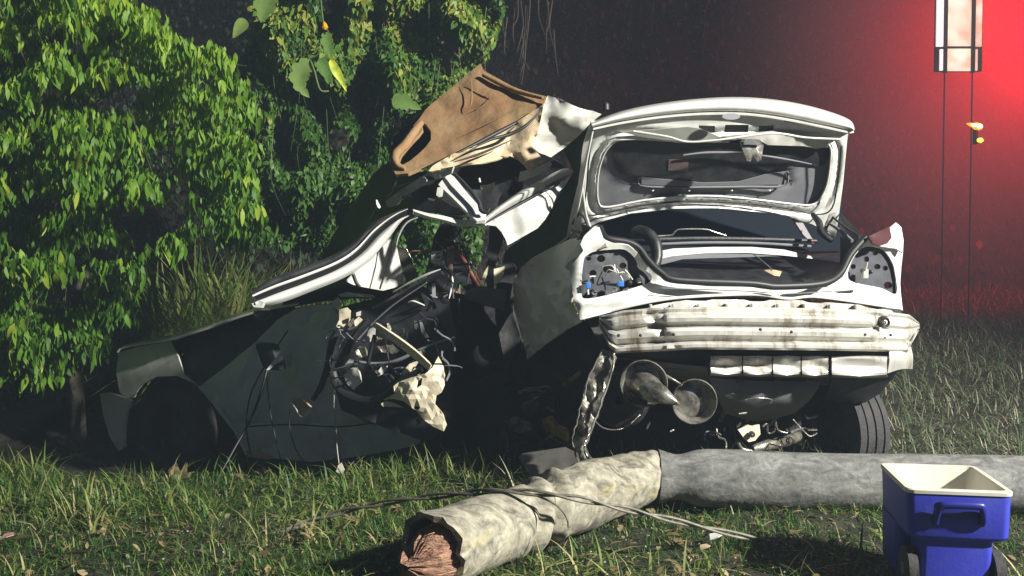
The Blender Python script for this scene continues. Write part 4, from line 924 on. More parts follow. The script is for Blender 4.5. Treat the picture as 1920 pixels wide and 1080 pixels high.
# --- lower valance and its foam blocks
blk = [(1332, 1392), (1393, 1448), (1449, 1502), (1503, 1554), (1559, 1664)]
for i, (a, b) in enumerate(blk):
    dx = 0; t0_ = 668; b0_ = 702 + i * .8
    loft('valance_block', [[(a, t0_, 4.86), ((a + b) / 2, t0_ - 1, 4.83), (b, t0_, 4.86)], [(a + 1, t0_ + 4, 4.80), ((a + b) / 2, t0_ + 4, 4.785 + .01 * (i % 2)), (b - 1, t0_ + 4, 4.80)], [(a + 1, (t0_ + b0_) / 2, 4.80), ((a + b) / 2 - 3 + i * 2, (t0_ + b0_) / 2, 4.825), (b - 1, (t0_ + b0_) / 2, 4.80)], [(a + 1, b0_ - 3, 4.80), ((a + b) / 2, b0_, 4.785), (b - 1, b0_ - 3, 4.81)], [(a, b0_ + 2, 4.9), ((a + b) / 2, b0_ + 4, 4.9), (b, b0_ + 2, 4.9)]], M['beam'], car, nu=3, nv=3, thick=.008, crumple=.006, cs=12)
plate('valance_backing', [(1320, 662), (1700, 660), (1690, 690), (1600, 712), (1330, 706)], lambda x, y: 4.9 + 0 * x, M['dark'], car, step=20)
loft('side_bracket', [[(1668, 655, 4.86), (1694, 652, 4.9), (1708, 650, 4.98)], [(1668, 675, 4.84), (1690, 672, 4.86), (1712, 670, 4.95)], [(1664, 700, 4.86), (1690, 692, 4.9), (1711, 692, 4.97)]], M['beam'], car, thick=.01)
loft('underfloor', [[(1140, 670, 4.98), (1330, 690, 4.95), (1500, 700, 4.92), (1688, 690, 4.95)], [(1140, 700, 5.3), (1330, 716, 5.3), (1500, 722, 5.25), (1660, 720, 5.2)], [(1160, 700, 6.3), (1330, 700, 6.3), (1500, 700, 6.3), (1640, 700, 6.2)]], M['grey'], car, crumple=.02, cs=6)
plate('underbody_shade_sheet', [(1085, 690), (1640, 690), (1600, 850), (1560, 890), (1085, 900)], lambda x, y: 6.0 + 0 * x, M['black'], car, step=40)  # flat black sheet in place of the shade under the tail
plate('splash_guard', [(1560, 712), (1688, 688), (1672, 712), (1650, 738), (1622, 755), (1575, 756), (1548, 748)], [(1560, 712, 4.9), (1688, 688, 4.98), (1575, 756, 5.15), (1622, 755, 5.15)], M['black'], car, thick=.008, step=12, crumple=.012, cs=7)
for a, b, c, d in ((1390, 712, 1350, 790), (1460, 712, 1400, 790), (1520, 712, 1440, 800)):
    ptube('floor_rib', [(a, b, 4.95), ((a + c) / 2, (b + d) / 2, 5.2), (c, d, 5.45)], [.02, .022, .012], M['bare'], car, flat=.5)
loft('spare_well', [[(1330, 708, 4.97), (1420, 714, 4.95), (1540, 716, 4.95)], [(1345, 745, 5.0), (1420, 752, 4.98), (1520, 748, 5.0)], [(1360, 775, 5.2), (1420, 790, 5.2), (1490, 775, 5.25)]], M['grey'], car, crumple=.03, cs=9)
ptube('floor_clip', [(1397, 750, 4.95), (1420, 746, 4.93), (1446, 749, 4.94), (1444, 756, 4.95)], .004, M['chrome'], car)
ptube('floor_clip', [(1385, 776, 5.0), (1400, 774, 5.0)], .006, M['chrome'], car)

# --- exhaust: two flared polished tips on a dark silencer
def tip(cx_, cy_, r, Yd, axis, nm='exhaust_tip'):
    o = P(cx_, cy_, Yd); v, f = lathe([(.30, .02), (.14, r * .45), (.07, r * .78), (.02, r * .96), (0, r * 1.0), (-.008, r * 1.03), (-.004, r * 1.07), (.01, r * 1.06), (.08, r * .85), (.16, r * .5), (.3, .03)][::1], o, axis, 40)
    e = mesh_obj(nm, v, f, M['chrome'], car, angle=60); return e, o
t1_, o1 = tip(1207, 719, .108, 4.72, (.08, 1, .02))
mesh_obj('tail_cone', *tube('', [o1 + [.0, .10, -.005], o1 + [.03, -.02, -.025], o1 + [.085, -.075, -.05], o1 + [.155, -.10, -.085]], [.075, .062, .04, .004], None, seg=20, n=6, link=False), M['chrome'], t1_)
t2_, o2 = tip(1302, 753, .105, 4.70, (-.05, 1, .04))
mesh_obj('baffle', *lathe([(.03, .001), (.045, .06), (.06, .098)], o2, (-.05, 1, .04), 30), M['chrome'], t2_)
mesh_obj('baffle', *lathe([(.05, .001), (.06, .06), (.07, .098)], o1, (.08, 1, .02), 30), M['chrome'], t1_)
ptube('tip_link', [(1240, 700, 4.74), (1262, 712, 4.72), (1278, 722, 4.72)], .008, M['chrome'], car)
v, f = lathe([(0, .02), (0, .13), (.02, .145), (.5, .145), (.52, .1)], P(1160, 752, 4.85), (.35, 1, .12), 30); mesh_obj('silencer', v, f, M['dark'], car)
ptube('silencer_rim', [(1116, 790, 4.8), (1130, 802, 4.78), (1152, 806, 4.77), (1175, 800, 4.78), (1200, 778, 4.8), (1216, 766, 4.84)], .004, M['chrome'], car)

# --- twisted bracket hanging from the bumper corner
brk = [(1149, 660), (1154, 672), (1148, 700), (1138, 720), (1134, 742), (1124, 765), (1116, 790), (1106, 815), (1098, 835), (1104, 850), (1118, 866), (1104, 876), (1090, 872), (1084, 850), (1073, 838), (1082, 806), (1080, 785), (1092, 755), (1096, 725), (1112, 690), (1124, 664), (1130, 656)]
plate('torn_bracket', brk, [(1140, 660, 4.75), (1120, 740, 4.7), (1085, 840, 4.65), (1100, 876, 4.6)], M['bare'], car, thick=.012, step=6, crumple=.028, cs=14, seed=2)
ptube('bracket_edge', [(1152, 660, 4.74), (1146, 700, 4.70), (1132, 742, 4.68), (1118, 780, 4.66), (1104, 815, 4.64), (1096, 836, 4.62), (1102, 856, 4.6), (1116, 868, 4.58)], .006, M['chrome'], car, jitter=.003)
ptube('bracket_edge', [(1128, 660, 4.72), (1102, 712, 4.7), (1092, 752, 4.68), (1080, 795, 4.66), (1074, 836, 4.64), (1086, 868, 4.6)], .004, M['chrome'], car, jitter=.003)

# --- axle pieces and wheels
plate('mount_plate', [(1384, 806), (1402, 797), (1412, 799), (1424, 796), (1426, 814), (1416, 826), (1404, 829), (1394, 820)], lambda x, y: 5.0 + 0 * x, M['creammetal'], car, thick=.012, step=6, crumple=.006, cs=20)
mesh_obj('bolt', *lathe([(-.02, .002), (-.018, .016), (0, .018)], P(1409, 814, 4.99), (0, 1, 0), 10), M['dark'], car)
ptube('control_arm', [(1410, 842, 5.0), (1440, 834, 5.05), (1470, 828, 5.15), (1495, 818, 5.3)], [.02, .03, .03, .03], M['bare'], car)
ptube('brake_line', [(1430, 800, 5.0), (1438, 795, 5.0), (1440, 812, 5.0), (1452, 808, 5.0), (1454, 790, 5.0), (1458, 806, 5.0), (1476, 812, 5.0), (1474, 804, 5.0)], .006, M['chrome'], car, n=4)
ptube('brake_line', [(1486, 786, 5.1), (1510, 812, 5.1), (1520, 818, 5.1), (1532, 812, 5.1)], .005, M['bare'], car)
ptube('stub_bolt', [(1384, 830, 5.0), (1392, 842, 5.0), (1412, 846, 5.0)], .01, M['chrome'], car)
def wheel(px, py, Yd, axis, R_, wd, nm='wheel'):
    o = P(px, py, Yd); h = wd / 2
    w0 = mesh_obj(nm, *lathe([(-h * .8, R_ * .62), (-h, R_ * .72), (-h, R_ * .9), (-h * .86, R_ * .985), (-h * .55, R_), (-h * .52, R_ * .975), (-h * .46, R_ * .975), (-h * .43, R_), (-h * .06, R_ * 1.004), (-h * .03, R_ * .975), (h * .03, R_ * .975), (h * .06, R_ * 1.004), (h * .43, R_), (h * .46, R_ * .975), (h * .52, R_ * .975), (h * .55, R_), (h * .86, R_ * .985), (h, R_ * .9), (h, R_ * .72), (h * .8, R_ * .62)], o, axis, 48), M['rubber'], car, angle=35)
    ax_ = np.array(axis) / np.linalg.norm(axis)
    mesh_obj('rim', *lathe([(-h * .78, R_ * .63), (-h * .3, R_ * .58), (-h * .4, R_ * .15), (-h * .6, .001)], o, axis, 32), mat('dirty_wheel_steel', (.14, .125, .10), .5, metal=.6, color2=(.05, .045, .035), noise_scale=12), w0)
    return w0
wheel(1582, 804, 5.46, (1, .28, .02), .30, .22)
wheel(335, 806, 7.0, (-.6, -.8, 0), .35, .2)

# --- left flank of the tail: big dim quarter panel
plate('quarter_panel', [(962, 530), (978, 500), (1000, 482), (1030, 466), (1070, 448), (1092, 450), (1100, 470), (1072, 490), (1066, 505), (1074, 530), (1072, 570), (1090, 603), (1062, 618), (1030, 640), (1005, 660), (988, 675), (984, 650), (975, 620), (964, 580)],
      [(962, 530, 5.75), (1030, 466, 5.55), (1100, 470, 5.0), (1090, 603, 4.93), (988, 675, 5.6), (1030, 560, 5.25)], M['white'], car, thick=.008, step=13, crumple=.09, cs=4.5, angle=14, seed=4)
plate('wheel_arch_liner', [(985, 640), (1090, 600), (1130, 610), (1155, 660), (1130, 700), (1100, 760), (1070, 850), (960, 860), (930, 760), (960, 690)], [(985, 640, 5.8), (1130, 610, 5.2), (1070, 850, 5.4), (930, 760, 5.9)], M['dark'], car, thick=.01, step=14, crumple=.05, cs=5)
ptube('red_mount', [(1058, 722, 5.2), (1072, 712, 5.15), (1090, 696, 5.12)], [.02, .022, .015], M['bare'], car, flat=.6)
ptube('spring_seat', [(980, 760, 5.2), (1000, 750, 5.15), (1012, 742, 5.15)], [.012, .02, .012], M['chrome'], car, flat=.5)
plate('copper_bracket', [(1016, 786), (1030, 782), (1042, 798), (1060, 806), (1062, 828), (1044, 818), (1022, 808)], [(1016, 786, 5.1), (1062, 828, 5.05), (1042, 798, 5.05)], mat('scraped_copper_metal', (.42, .27, .15), .4, metal=.5, color2=(.15, .08, .05), noise_scale=25), car, thick=.02, step=6, crumple=.012, cs=16)
plate('suspension_scrap', [(948, 790), (965, 780), (990, 790), (1000, 806), (975, 812), (952, 806)], lambda x, y: 5.25 + 0 * x, M['bare'], car, thick=.02, step=7, crumple=.04, cs=12)
plate('suspension_scrap', [(976, 758), (1010, 738), (1044, 744), (1040, 770), (1000, 780), (980, 776)], lambda x, y: 5.35 + 0 * x, M['dark'], car, thick=.02, step=7, crumple=.05, cs=12)
plate('sill_scrap', [(972, 858), (980, 850), (1060, 838), (1085, 850), (1100, 885), (1060, 905), (1020, 912), (1000, 910), (990, 885)], [(972, 858, 4.75), (1060, 838, 4.8), (1020, 912, 4.6)], mat('dusty_panel', (.16, .15, .14), .6, color2=(.1, .09, .085), noise_scale=8), car, thick=.01, step=9, crumple=.01, cs=6)

# --- dark bodywork between the lid and the roof
plate('roof_side_panel', [(1098, 258), (1085, 340), (1062, 440), (1035, 462), (985, 492), (960, 520), (950, 500), (948, 470), (1000, 430), (1040, 380), (1076, 322), (1068, 305), (1056, 282), (1080, 240), (1108, 228)],
      [(1098, 258, 5.9), (1062, 440, 5.75), (960, 520, 5.85), (948, 470, 6.0), (1076, 322, 5.95)], M['black'], car, thick=.01, step=14, crumple=.03, cs=4)

# --- roof: folded skin, lining, pillars
plate('roof_lining', [(901, 119), (907, 132), (932, 146), (966, 165), (996, 174), (1026, 181), (1020, 193), (980, 218), (934, 244), (890, 266), (846, 288), (797, 311), (765, 325), (742, 327), (733, 312), (732, 297), (741, 276), (762, 250), (786, 223), (798, 205), (811, 193), (846, 165), (881, 135)],
      [(901, 119, 5.95), (1026, 181, 5.75), (934, 244, 5.5), (765, 325, 5.35), (732, 297, 5.5), (811, 195, 5.85), (880, 215, 5.72)], M['brown'], car, thick=.02, step=6.5, crumple=.024, cs=4.2, seed=1,
      holes=[[(790, 228), (800, 234), (808, 246), (808, 262), (798, 276), (783, 290), (768, 302), (755, 309), (747, 303), (752, 290), (769, 270), (784, 254), (792, 243)]])
ptube('lining_rail', [(906, 140, 5.88), (935, 155, 5.82), (970, 171, 5.76), (1018, 184, 5.7)], [.014, .016, .016, .01], M['brown'], car, n=6)
ptube('lining_rail', [(790, 230, 5.7), (775, 250, 5.63), (758, 274, 5.52), (742, 290, 5.46), (744, 308, 5.42), (760, 316, 5.4)], [.018, .026, .028, .026, .018, .01], M['brown'], car, n=6)
ptube('seam_line', [(1018, 198, 5.62), (975, 226, 5.54), (930, 250, 5.44), (880, 276, 5.36), (830, 300, 5.3), (790, 318, 5.28)], [.006, .010, .012, .01, .008, .004], M['seal'], car, n=6)
plate('roof_skin_fold', [(1027, 179), (1050, 186), (1085, 202), (1112, 209), (1128, 214), (1106, 232), (1085, 255), (1057, 278), (1033, 295), (1010, 286), (994, 272), (1000, 262), (1008, 251), (1014, 222), (1020, 196)],
      [(1027, 179, 5.65), (1128, 214, 5.75), (1057, 276, 5.9), (994, 272, 5.5), (1060, 225, 5.6)], M['white_in'], car, thick=.01, step=7, crumple=.05, cs=4.5, seed=6)
plate('lining_fold', [(1020, 195), (1014, 225), (1007, 251), (996, 272), (1019, 300), (990, 320), (980, 308), (966, 296), (955, 292), (930, 300), (902, 307), (872, 310), (846, 316), (804, 321), (811, 311), (846, 290), (900, 264), (934, 246), (975, 224)],
      [(1020, 195, 5.55), (1007, 251, 5.42), (990, 318, 5.35), (804, 320, 5.2), (934, 243, 5.45), (902, 307, 5.25)], M['cream'], car, thick=.01, step=6.5, crumple=.045, cs=6.5, seed=8)
ptube('fold_crease_shade', [(1016, 206, 5.47), (985, 236, 5.38), (955, 252, 5.32), (920, 262, 5.27), (880, 282, 5.2)], [.002, .009, .011, .008, .002], M['seal'], car, n=6)  # black tubes paint the shade in the folds of the cream lining
ptube('fold_crease_shade', [(960, 262, 5.3), (925, 278, 5.24), (890, 292, 5.2), (850, 304, 5.15)], [.002, .006, .007, .002], M['seal'], car, n=6)
plate('flat_bar', [(975, 322), (1000, 316), (1030, 303), (1034, 308), (1010, 326), (985, 337), (972, 340)], lambda x, y: 5.4 + 0 * x, M['white_in'], car, thick=.01, step=8, crumple=.008)
plate('hole_shade_plate', [(740, 250), (790, 222), (815, 240), (812, 280), (760, 318), (742, 318), (728, 300)], [(740, 250, 5.85), (812, 280, 5.7), (742, 318, 5.65)], M['black'], car, thick=.01, step=12)  # black plate added to make the hole in the lining look dark
for pp in ([(884, 148, 5.86), (884, 190, 5.75), (876, 210, 5.72)], [(926, 178, 5.76), (905, 198, 5.72), (884, 208, 5.70)], [(890, 150, 5.85), (920, 172, 5.77), (930, 180, 5.74)], [(980, 196, 5.64), (925, 226, 5.57), (880, 246, 5.52)]):
    ptube('lining_crease', pp, [.001, .006, .001], M['brown'], car, n=5, flat=.5)
# torn strips on the roof edge
plate('roof_edge_strip', [(727, 388), (720, 380), (735, 368), (760, 350), (776, 340), (798, 326), (806, 320), (850, 312), (846, 326), (815, 338), (808, 345), (790, 350), (765, 366), (742, 386)], [(727, 388, 5.55), (806, 320, 5.3), (846, 326, 5.2)], M['white_in'], car, thick=.01, step=6, crumple=.03, cs=9)
ptube('bright_edge', [(690, 416, 5.7), (702, 398, 5.65), (708, 387, 5.6)], [.002, .006, .002], M['chrome'], car)
ptube('bright_edge', [(724, 372, 5.52), (745, 352, 5.46), (776, 338, 5.4)], [.002, .006, .002], M['chrome'], car)
plate('windscreen', [(600, 490), (625, 440), (660, 385), (700, 325), (733, 300), (745, 326), (790, 322), (812, 318), (850, 325), (900, 395), (860, 402), (800, 396), (776, 393), (740, 408), (700, 446), (650, 482), (610, 500)],
      [(600, 490, 6.2), (700, 325, 6.1), (850, 325, 5.6), (776, 393, 5.6), (660, 385, 6.1)], M['black'], car, thick=.01, step=12, crumple=.02, cs=4)
plate('roof_void_shade', [(800, 322), (850, 316), (902, 308), (955, 293), (975, 300), (990, 320), (1040, 300), (1076, 322), (1040, 350), (980, 352), (930, 395), (906, 408), (870, 408), (810, 398)], lambda x, y: 5.85 + 0 * x, M['black'], car, thick=.01, step=16, crumple=.04, cs=5)  # black sheet stands for the dark interior under the roof
plate('folded_pillar', [(843, 325), (852, 332), (880, 366), (912, 402), (910, 412), (894, 414), (870, 392), (846, 368), (822, 346), (830, 336)], [(843, 325, 5.3), (912, 402, 5.1), (822, 346, 5.25), (894, 414, 5.05)], M['white'], car, thick=.02, step=6, crumple=.006)
plate('folded_pillar', [(820, 352), (826, 350), (850, 372), (862, 390), (848, 386), (832, 376), (818, 366)], lambda x, y: 5.22 + 0 * x, M['white_in'], car, thick=.01, step=6, crumple=.01)
ptube('pillar_seal', [(848, 322, 5.25), (870, 344, 5.18), (896, 376, 5.1), (902, 394, 5.06), (912, 398, 5.05), (918, 390, 5.05)], [.006, .011, .012, .012, .01, .006], M['dark'], car, n=6)
plate('torn_clip', [(900, 348), (914, 346), (928, 342), (927, 352), (918, 362), (908, 370), (904, 358)], lambda x, y: 5.5 + 0 * x, M['white_in'], car, thick=.01, step=6, crumple=.03, cs=18)
ptube('clip_tab', [(898, 334, 5.5), (900, 342, 5.5)], .007, M['white_in'], car)
# C pillar rail and its torn skin
rail_top = [(906, 410), (925, 394), (950, 376), (980, 356), (1020, 334), (1050, 318), (1066, 315)]
rail_bot = [(908, 419), (930, 404), (960, 386), (990, 370), (1025, 348), (1055, 332), (1075, 322)]
loft('rear_pillar', [[(a, b, 5.15 + (a - 906) * .003) for a, b in rail_top], [(a + 1, (b + d) / 2, 5.10 + (a - 906) * .003) for (a, b), (c, d) in zip(rail_top, rail_bot)], [(c, d, 5.14 + (c - 906) * .003) for c, d in rail_bot]], M['white'], car, nu=6, nv=4, thick=.012)
plate('rear_pillar_skin', [(908, 421), (940, 403), (980, 383), (1022, 360), (1045, 350), (1072, 328), (1058, 350), (1045, 362), (1035, 390), (1022, 412), (1008, 428), (980, 444), (952, 460), (948, 448), (941, 436), (930, 424)],
      [(908, 421, 5.12), (1072, 328, 5.55), (1008, 428, 5.35), (952, 460, 5.2), (980, 405, 5.18)], M['white'], car, thick=.008, step=6.5, crumple=.022, cs=7, seed=3)
ptube('rail_groove', [(912, 418, 5.08), (950, 396, 5.16), (990, 374, 5.28), (1030, 353, 5.38), (1060, 337, 5.48)], [.002, .006, .006, .005, .002], M['seal'], car, n=6)
loft('roof_rail', [[(774, 392, 5.2), (800, 399, 5.18), (830, 404, 5.16), (862, 412, 5.15), (885, 412, 5.16), (908, 410, 5.12)], [(776, 396, 5.18), (802, 405, 5.16), (832, 412, 5.14), (862, 420, 5.13), (885, 420, 5.14), (908, 420, 5.10)]], M['white'], car, nu=6, nv=3, thick=.02, crumple=.008)
# windscreen pillar with its loose end
def apill(off0, off1, d, m_, nm, r=0):
    c = [(478, 566, 4.85), (520, 552, 4.90), (580, 530, 4.98), (640, 505, 5.06), (680, 478, 5.12), (715, 440, 5.17), (745, 412, 5.20), (768, 398, 5.22)]
    w = np.interp(range(8), [0, 1, 4, 5, 6, 7], [11, 17, 16, 15, 8, 3])
    t = np.gradient(np.array([q[:2] for q in c]), axis=0); nrm = np.c_[-t[:, 1], t[:, 0]]; nrm /= np.linalg.norm(nrm, axis=1, keepdims=True)
    rows = [[(q[0] + nrm[i, 0] * w[i] * s, q[1] + nrm[i, 1] * w[i] * s, q[2] + d + dd_) for i, q in enumerate(c)] for s, dd_ in zip(np.linspace(off0, off1, 5), (.02, -.01, -.02, -.01, .02))]
    return loft(nm, rows, m_, car, nu=6, nv=2, thick=.015)
apill(-.35, 1.0, 0, M['white'], 'windscreen_pillar')
apill(-.62, -.35, -.012, M['seal'], 'pillar_groove')
apill(-1.0, -.62, 0, M['white'], 'pillar_flange')
apill(-1.9, -1.0, .03, M['dark'], 'windscreen_frame')
plate('pillar_end', [(468, 562), (480, 561), (494, 566), (490, 577), (476, 576)], lambda x, y: 4.83 + 0 * x, M['white'], car, thick=.03, step=6, crumple=.01, cs=14)
mp_ = plate('mirror_glass_shard', [(474, 582), (500, 580), (512, 586), (494, 601), (480, 594)], [(474, 582, 5.95), (512, 586, 5.9), (494, 601, 5.92)], M['glass'], car, thick=.006, step=9)
ptube('shard_edge', [(474, 583, 5.93), (480, 594, 5.91), (494, 601, 5.9), (511, 587, 5.89), (498, 581, 5.91), (474, 583, 5.93)], .0025, M['chrome'], car, n=2)
# white inner side seen through the windscreen opening
plate('inner_side_panel', [(736, 446), (744, 462), (752, 500), (760, 530), (738, 540), (718, 545), (690, 540), (662, 534), (650, 528), (672, 506), (694, 490), (718, 462)], [(736, 446, 5.42), (760, 530, 5.6), (650, 528, 5.22)], M['white'], car, thick=.01, step=8, crumple=.012, cs=6)
ptube('belt_strap', [(738, 436, 5.3), (733, 470, 5.32), (722, 510, 5.34), (712, 542, 5.34)], .005, M['seal'], car)
ptube('belt_strap', [(662, 514, 5.2), (668, 530, 5.2), (674, 538, 5.2)], .010, M['seal'], car)
ptube('window_channel', [(783, 408, 5.46), (762, 418, 5.48), (748, 440, 5.5), (741, 470, 5.55)], [.003, .006, .006, .003], M['white'], car, n=6)
ptube('window_channel', [(778, 402, 5.47), (752, 420, 5.5), (738, 446, 5.56), (734, 476, 5.6)], .010, M['seal'], car, n=6)
plate('pillar_trim', [(744, 462), (760, 466), (772, 490), (782, 512), (776, 524), (762, 530), (752, 496)], lambda x, y: 5.78 + 0 * x, mat('olive_trim', (.14, .13, .10), .6, color2=(.07, .06, .05), noise_scale=14), car, thick=.01, step=8, crumple=.012)
ptube('bright_edge', [(762, 466, 5.7), (772, 488, 5.7), (780, 508, 5.7)], [.002, .005, .002], M['chrome'], car)
# seats and inner debris against the far bank
plate('seat_back', [(826, 420), (846, 418), (852, 440), (854, 470), (866, 490), (880, 510), (900, 540), (884, 545), (860, 530), (830, 560), (800, 560), (800, 505), (808, 470), (815, 440)], [(826, 420, 5.9), (900, 540, 5.8), (800, 560, 5.8)], M['black'], car, thick=.09, step=9, crumple=.02, cs=6)
plate('white_tag', [(809, 471), (829, 470), (830, 482), (826, 498), (808, 492)], lambda x, y: 5.76 + 0 * x, M['white'], car, thick=.008, step=7, crumple=.008)
plate('red_tag', [(838, 462), (848, 464), (852, 490), (850, 506), (842, 520), (838, 500)], lambda x, y: 5.72 + 0 * x, mat('pinkish_plastic', (.35, .22, .2), .5), car, thick=.008, step=7, crumple=.01)
ptube('dark_red_pipe', [(846, 462, 5.7), (856, 478, 5.7), (868, 486, 5.7), (882, 510, 5.68), (898, 538, 5.66)], [.010, .016, .014, .014, .010], M['red'], car)
plate('seat_frame', [(918, 420), (934, 424), (944, 440), (940, 462), (930, 490), (926, 530), (924, 560), (914, 566), (912, 520), (916, 470)], lambda x, y: 5.75 + 0 * x, M['black'], car, thick=.05, step=8, crumple=.01)
plate('cream_trim', [(900, 532), (908, 510), (916, 498), (913, 516), (906, 534)], lambda x, y: 5.7 + 0 * x, M['creammetal'], car, thick=.006, step=6)
plate('cream_trim', [(926, 504), (936, 502), (946, 499), (944, 514), (936, 530), (926, 532)], lambda x, y: 5.68 + 0 * x, M['creammetal'], car, thick=.01, step=6, crumple=.012, cs=14)
plate('rear_seat', [(870, 548), (905, 538), (950, 545), (945, 584), (924, 576), (890, 566), (872, 560)], lambda x, y: 5.72 + 0 * x, mat('dim_seat_cloth', (.12, .11, .115), .9), car, thick=.05, step=9, crumple=.02, cs=6)
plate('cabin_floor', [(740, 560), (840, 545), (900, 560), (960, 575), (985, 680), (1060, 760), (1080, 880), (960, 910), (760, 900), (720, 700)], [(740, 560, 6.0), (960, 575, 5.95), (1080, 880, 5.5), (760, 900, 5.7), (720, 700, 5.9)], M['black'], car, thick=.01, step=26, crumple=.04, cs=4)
plate('door_pillar', [(948, 470), (966, 500), (962, 540), (962, 590), (976, 630), (950, 700), (930, 600), (930, 540), (940, 500)], lambda x, y: 5.8 + 0 * x, M['dark'], car, thick=.05, step=12, crumple=.015)
ptube('waist_trim', [(738, 548, 5.5), (765, 532, 5.45), (800, 515, 5.4), (826, 505, 5.38)], [.003, .008, .008, .003], M['white'], car, n=6)
ptube('window_ledge', [(700, 580, 5.5), (740, 560, 5.45), (790, 532, 5.38), (830, 512, 5.34)], [.02, .028, .028, .02], M['black'], car, flat=.7)
ptube('bent_channel', [(668, 640, 5.45), (700, 605, 5.42), (740, 570, 5.38), (800, 530, 5.34)], [.012, .012, .01, .008], M['grey'], car, flat=.5)
ptube('seat_rail', [(845, 505, 5.6), (848, 530, 5.58), (842, 560, 5.55)], [.004, .008, .003], M['white'], car)
plate('white_tag', [(809, 532), (816, 530), (817, 556), (811, 558)], lambda x, y: 5.6 + 0 * x, mat('dim_tag', (.3, .3, .32), .6), car, thick=.006, step=7)
for pp in ([(850, 440, 5.6), (870, 470, 5.62), (880, 500, 5.6), (876, 530, 5.6)], [(860, 560, 5.6), (862, 600, 5.6), (850, 640, 5.6)], [(832, 470, 5.62), (838, 500, 5.6), (845, 520, 5.58), (850, 560, 5.56)]):
    ptube('cable', pp, .007, M['dark'], car)

# --- crushed front door area
def FY(x, y): x = np.asarray(x, float); y = np.asarray(y, float); return 7.05 - (x - 190) / 640 * 1.75 + 0 * y
plate('scuttle_trim', [(634, 552), (650, 548), (700, 553), (703, 558), (670, 557), (638, 556)], lambda x, y: 5.75 + 0 * x, M['white'], car, thick=.01, step=7)
plate('dash_edge', [(520, 560), (600, 545), (650, 535), (735, 548), (735, 560), (660, 560), (600, 566), (540, 578)], [(520, 560, 6.3), (735, 548, 5.7)], M['black'], car, thick=.05, step=12)
plate('steering_cowl', [(636, 580), (650, 577), (658, 584), (656, 600), (648, 614), (640, 620), (630, 612), (636, 600)], lambda x, y: 5.55 + 0 * x, M['creammetal'], car, thick=.02, step=6, crumple=.012, cs=10)
plate('trim_chip', [(622, 566), (634, 557), (640, 568), (632, 580), (624, 576)], lambda x, y: 5.6 + 0 * x, M['white_in'], car, thick=.01, step=6, crumple=.01)
plate('trim_chip', [(664, 602), (672, 594), (680, 600), (672, 608), (666, 614)], lambda x, y: 5.5 + 0 * x, M['creammetal'], car, thick=.01, step=6, crumple=.012, cs=15)
plate('trim_chip', [(668, 586), (677, 583), (676, 592), (668, 593)], lambda x, y: 5.5 + 0 * x, M['white'], car, thick=.01, step=6)
ptube('door_handle', [(766, 567, 5.3), (776, 565, 5.28), (796, 573, 5.28)], [.006, .011, .007], M['white'], car, flat=.6)
bar = loft('intrusion_bar', [[(698, 612, 5.20), (735, 640, 5.14), (770, 668, 5.08), (803, 694, 5.04)], [(700, 608, 5.19), (737, 635, 5.13), (773, 663, 5.07), (806, 690, 5.03)], [(706, 606, 5.17), (743, 631, 5.11), (778, 657, 5.05), (808, 684, 5.02)], [(711, 607, 5.20), (747, 630, 5.14), (780, 655, 5.08), (806, 679, 5.05)]], M['creammetal'], car, nu=6, nv=3, thick=.012)
mesh_obj('bolt_hole', *lathe([(-.006, .001), (-.004, .006), (.004, .006)], P(752, 647, 5.09), (0, 1, 0), 8), M['seal'], bar)
plate('bar_bracket', [(692, 618), (702, 612), (704, 632), (696, 642), (686, 634)], lambda x, y: 5.24 + 0 * x, M['white_in'], car, thick=.012, step=6, crumple=.015, cs=14)
ptube('door_loop', [(703, 628, 5.2), (696, 655, 5.2), (690, 680, 5.2)], .012, M['seal'], car)
ptube('window_track', [(664, 678, 5.3), (710, 682, 5.28), (745, 676, 5.24), (800, 650, 5.24), (852, 632, 5.28)], [.014, .016, .018, .014, .010], M['grey'], car, flat=.6)
ptube('door_frame_edge', [(626, 698, 5.32), (634, 722, 5.3), (655, 742, 5.26), (690, 752, 5.2), (720, 742, 5.16), (750, 716, 5.12), (790, 692, 5.08)], [.03, .035, .036, .034, .03, .026, .022], M['seal'], car, n=6, flat=.7)
ptube('door_frame_edge', [(690, 600, 5.35), (668, 626, 5.36), (648, 660, 5.36), (632, 690, 5.36)], [.02, .036, .036, .03], M['black'], car, n=6, flat=.6)
ptube('door_frame_edge', [(640, 612, 5.5), (624, 640, 5.5), (616, 680, 5.48), (604, 720, 5.46), (586, 750, 5.44)], [.02, .024, .022, .02, .012], M['black'], car, n=6)
ptube('bright_edge', [(648, 630, 5.3), (640, 642, 5.3), (636, 652, 5.3)], [.002, .005, .002], M['chrome'], car)
plate('lamp_bowl', [(656, 672), (666, 676), (674, 700), (676, 716), (662, 730), (650, 720), (645, 706), (650, 692), (640, 690), (648, 682)], [(656, 672, 5.32), (676, 716, 5.26), (662, 730, 5.26)], M['white_in'], car, thick=.015, step=6, crumple=.018, cs=9)
plate('mech_bracket', [(706, 630), (730, 640), (746, 656), (736, 664), (716, 660), (704, 646)], lambda x, y: 5.26 + 0 * x, M['bare'], car, thick=.015, step=6, crumple=.03, cs=14)
plate('mech_bracket', [(664, 656), (684, 650), (688, 668), (672, 672)], lambda x, y: 5.3 + 0 * x, M['bare'], car, thick=.015, step=6, crumple=.02, cs=14)
plate('mech_bracket', [(750, 702), (768, 682), (786, 676), (778, 690), (760, 708)], lambda x, y: 5.12 + 0 * x, M['creammetal'], car, thick=.012, step=6, crumple=.012, cs=12)
hk = [[(784, 714), (792, 708), (790, 722), (781, 728)], [(779, 760), (788, 764), (784, 770), (776, 766)]]
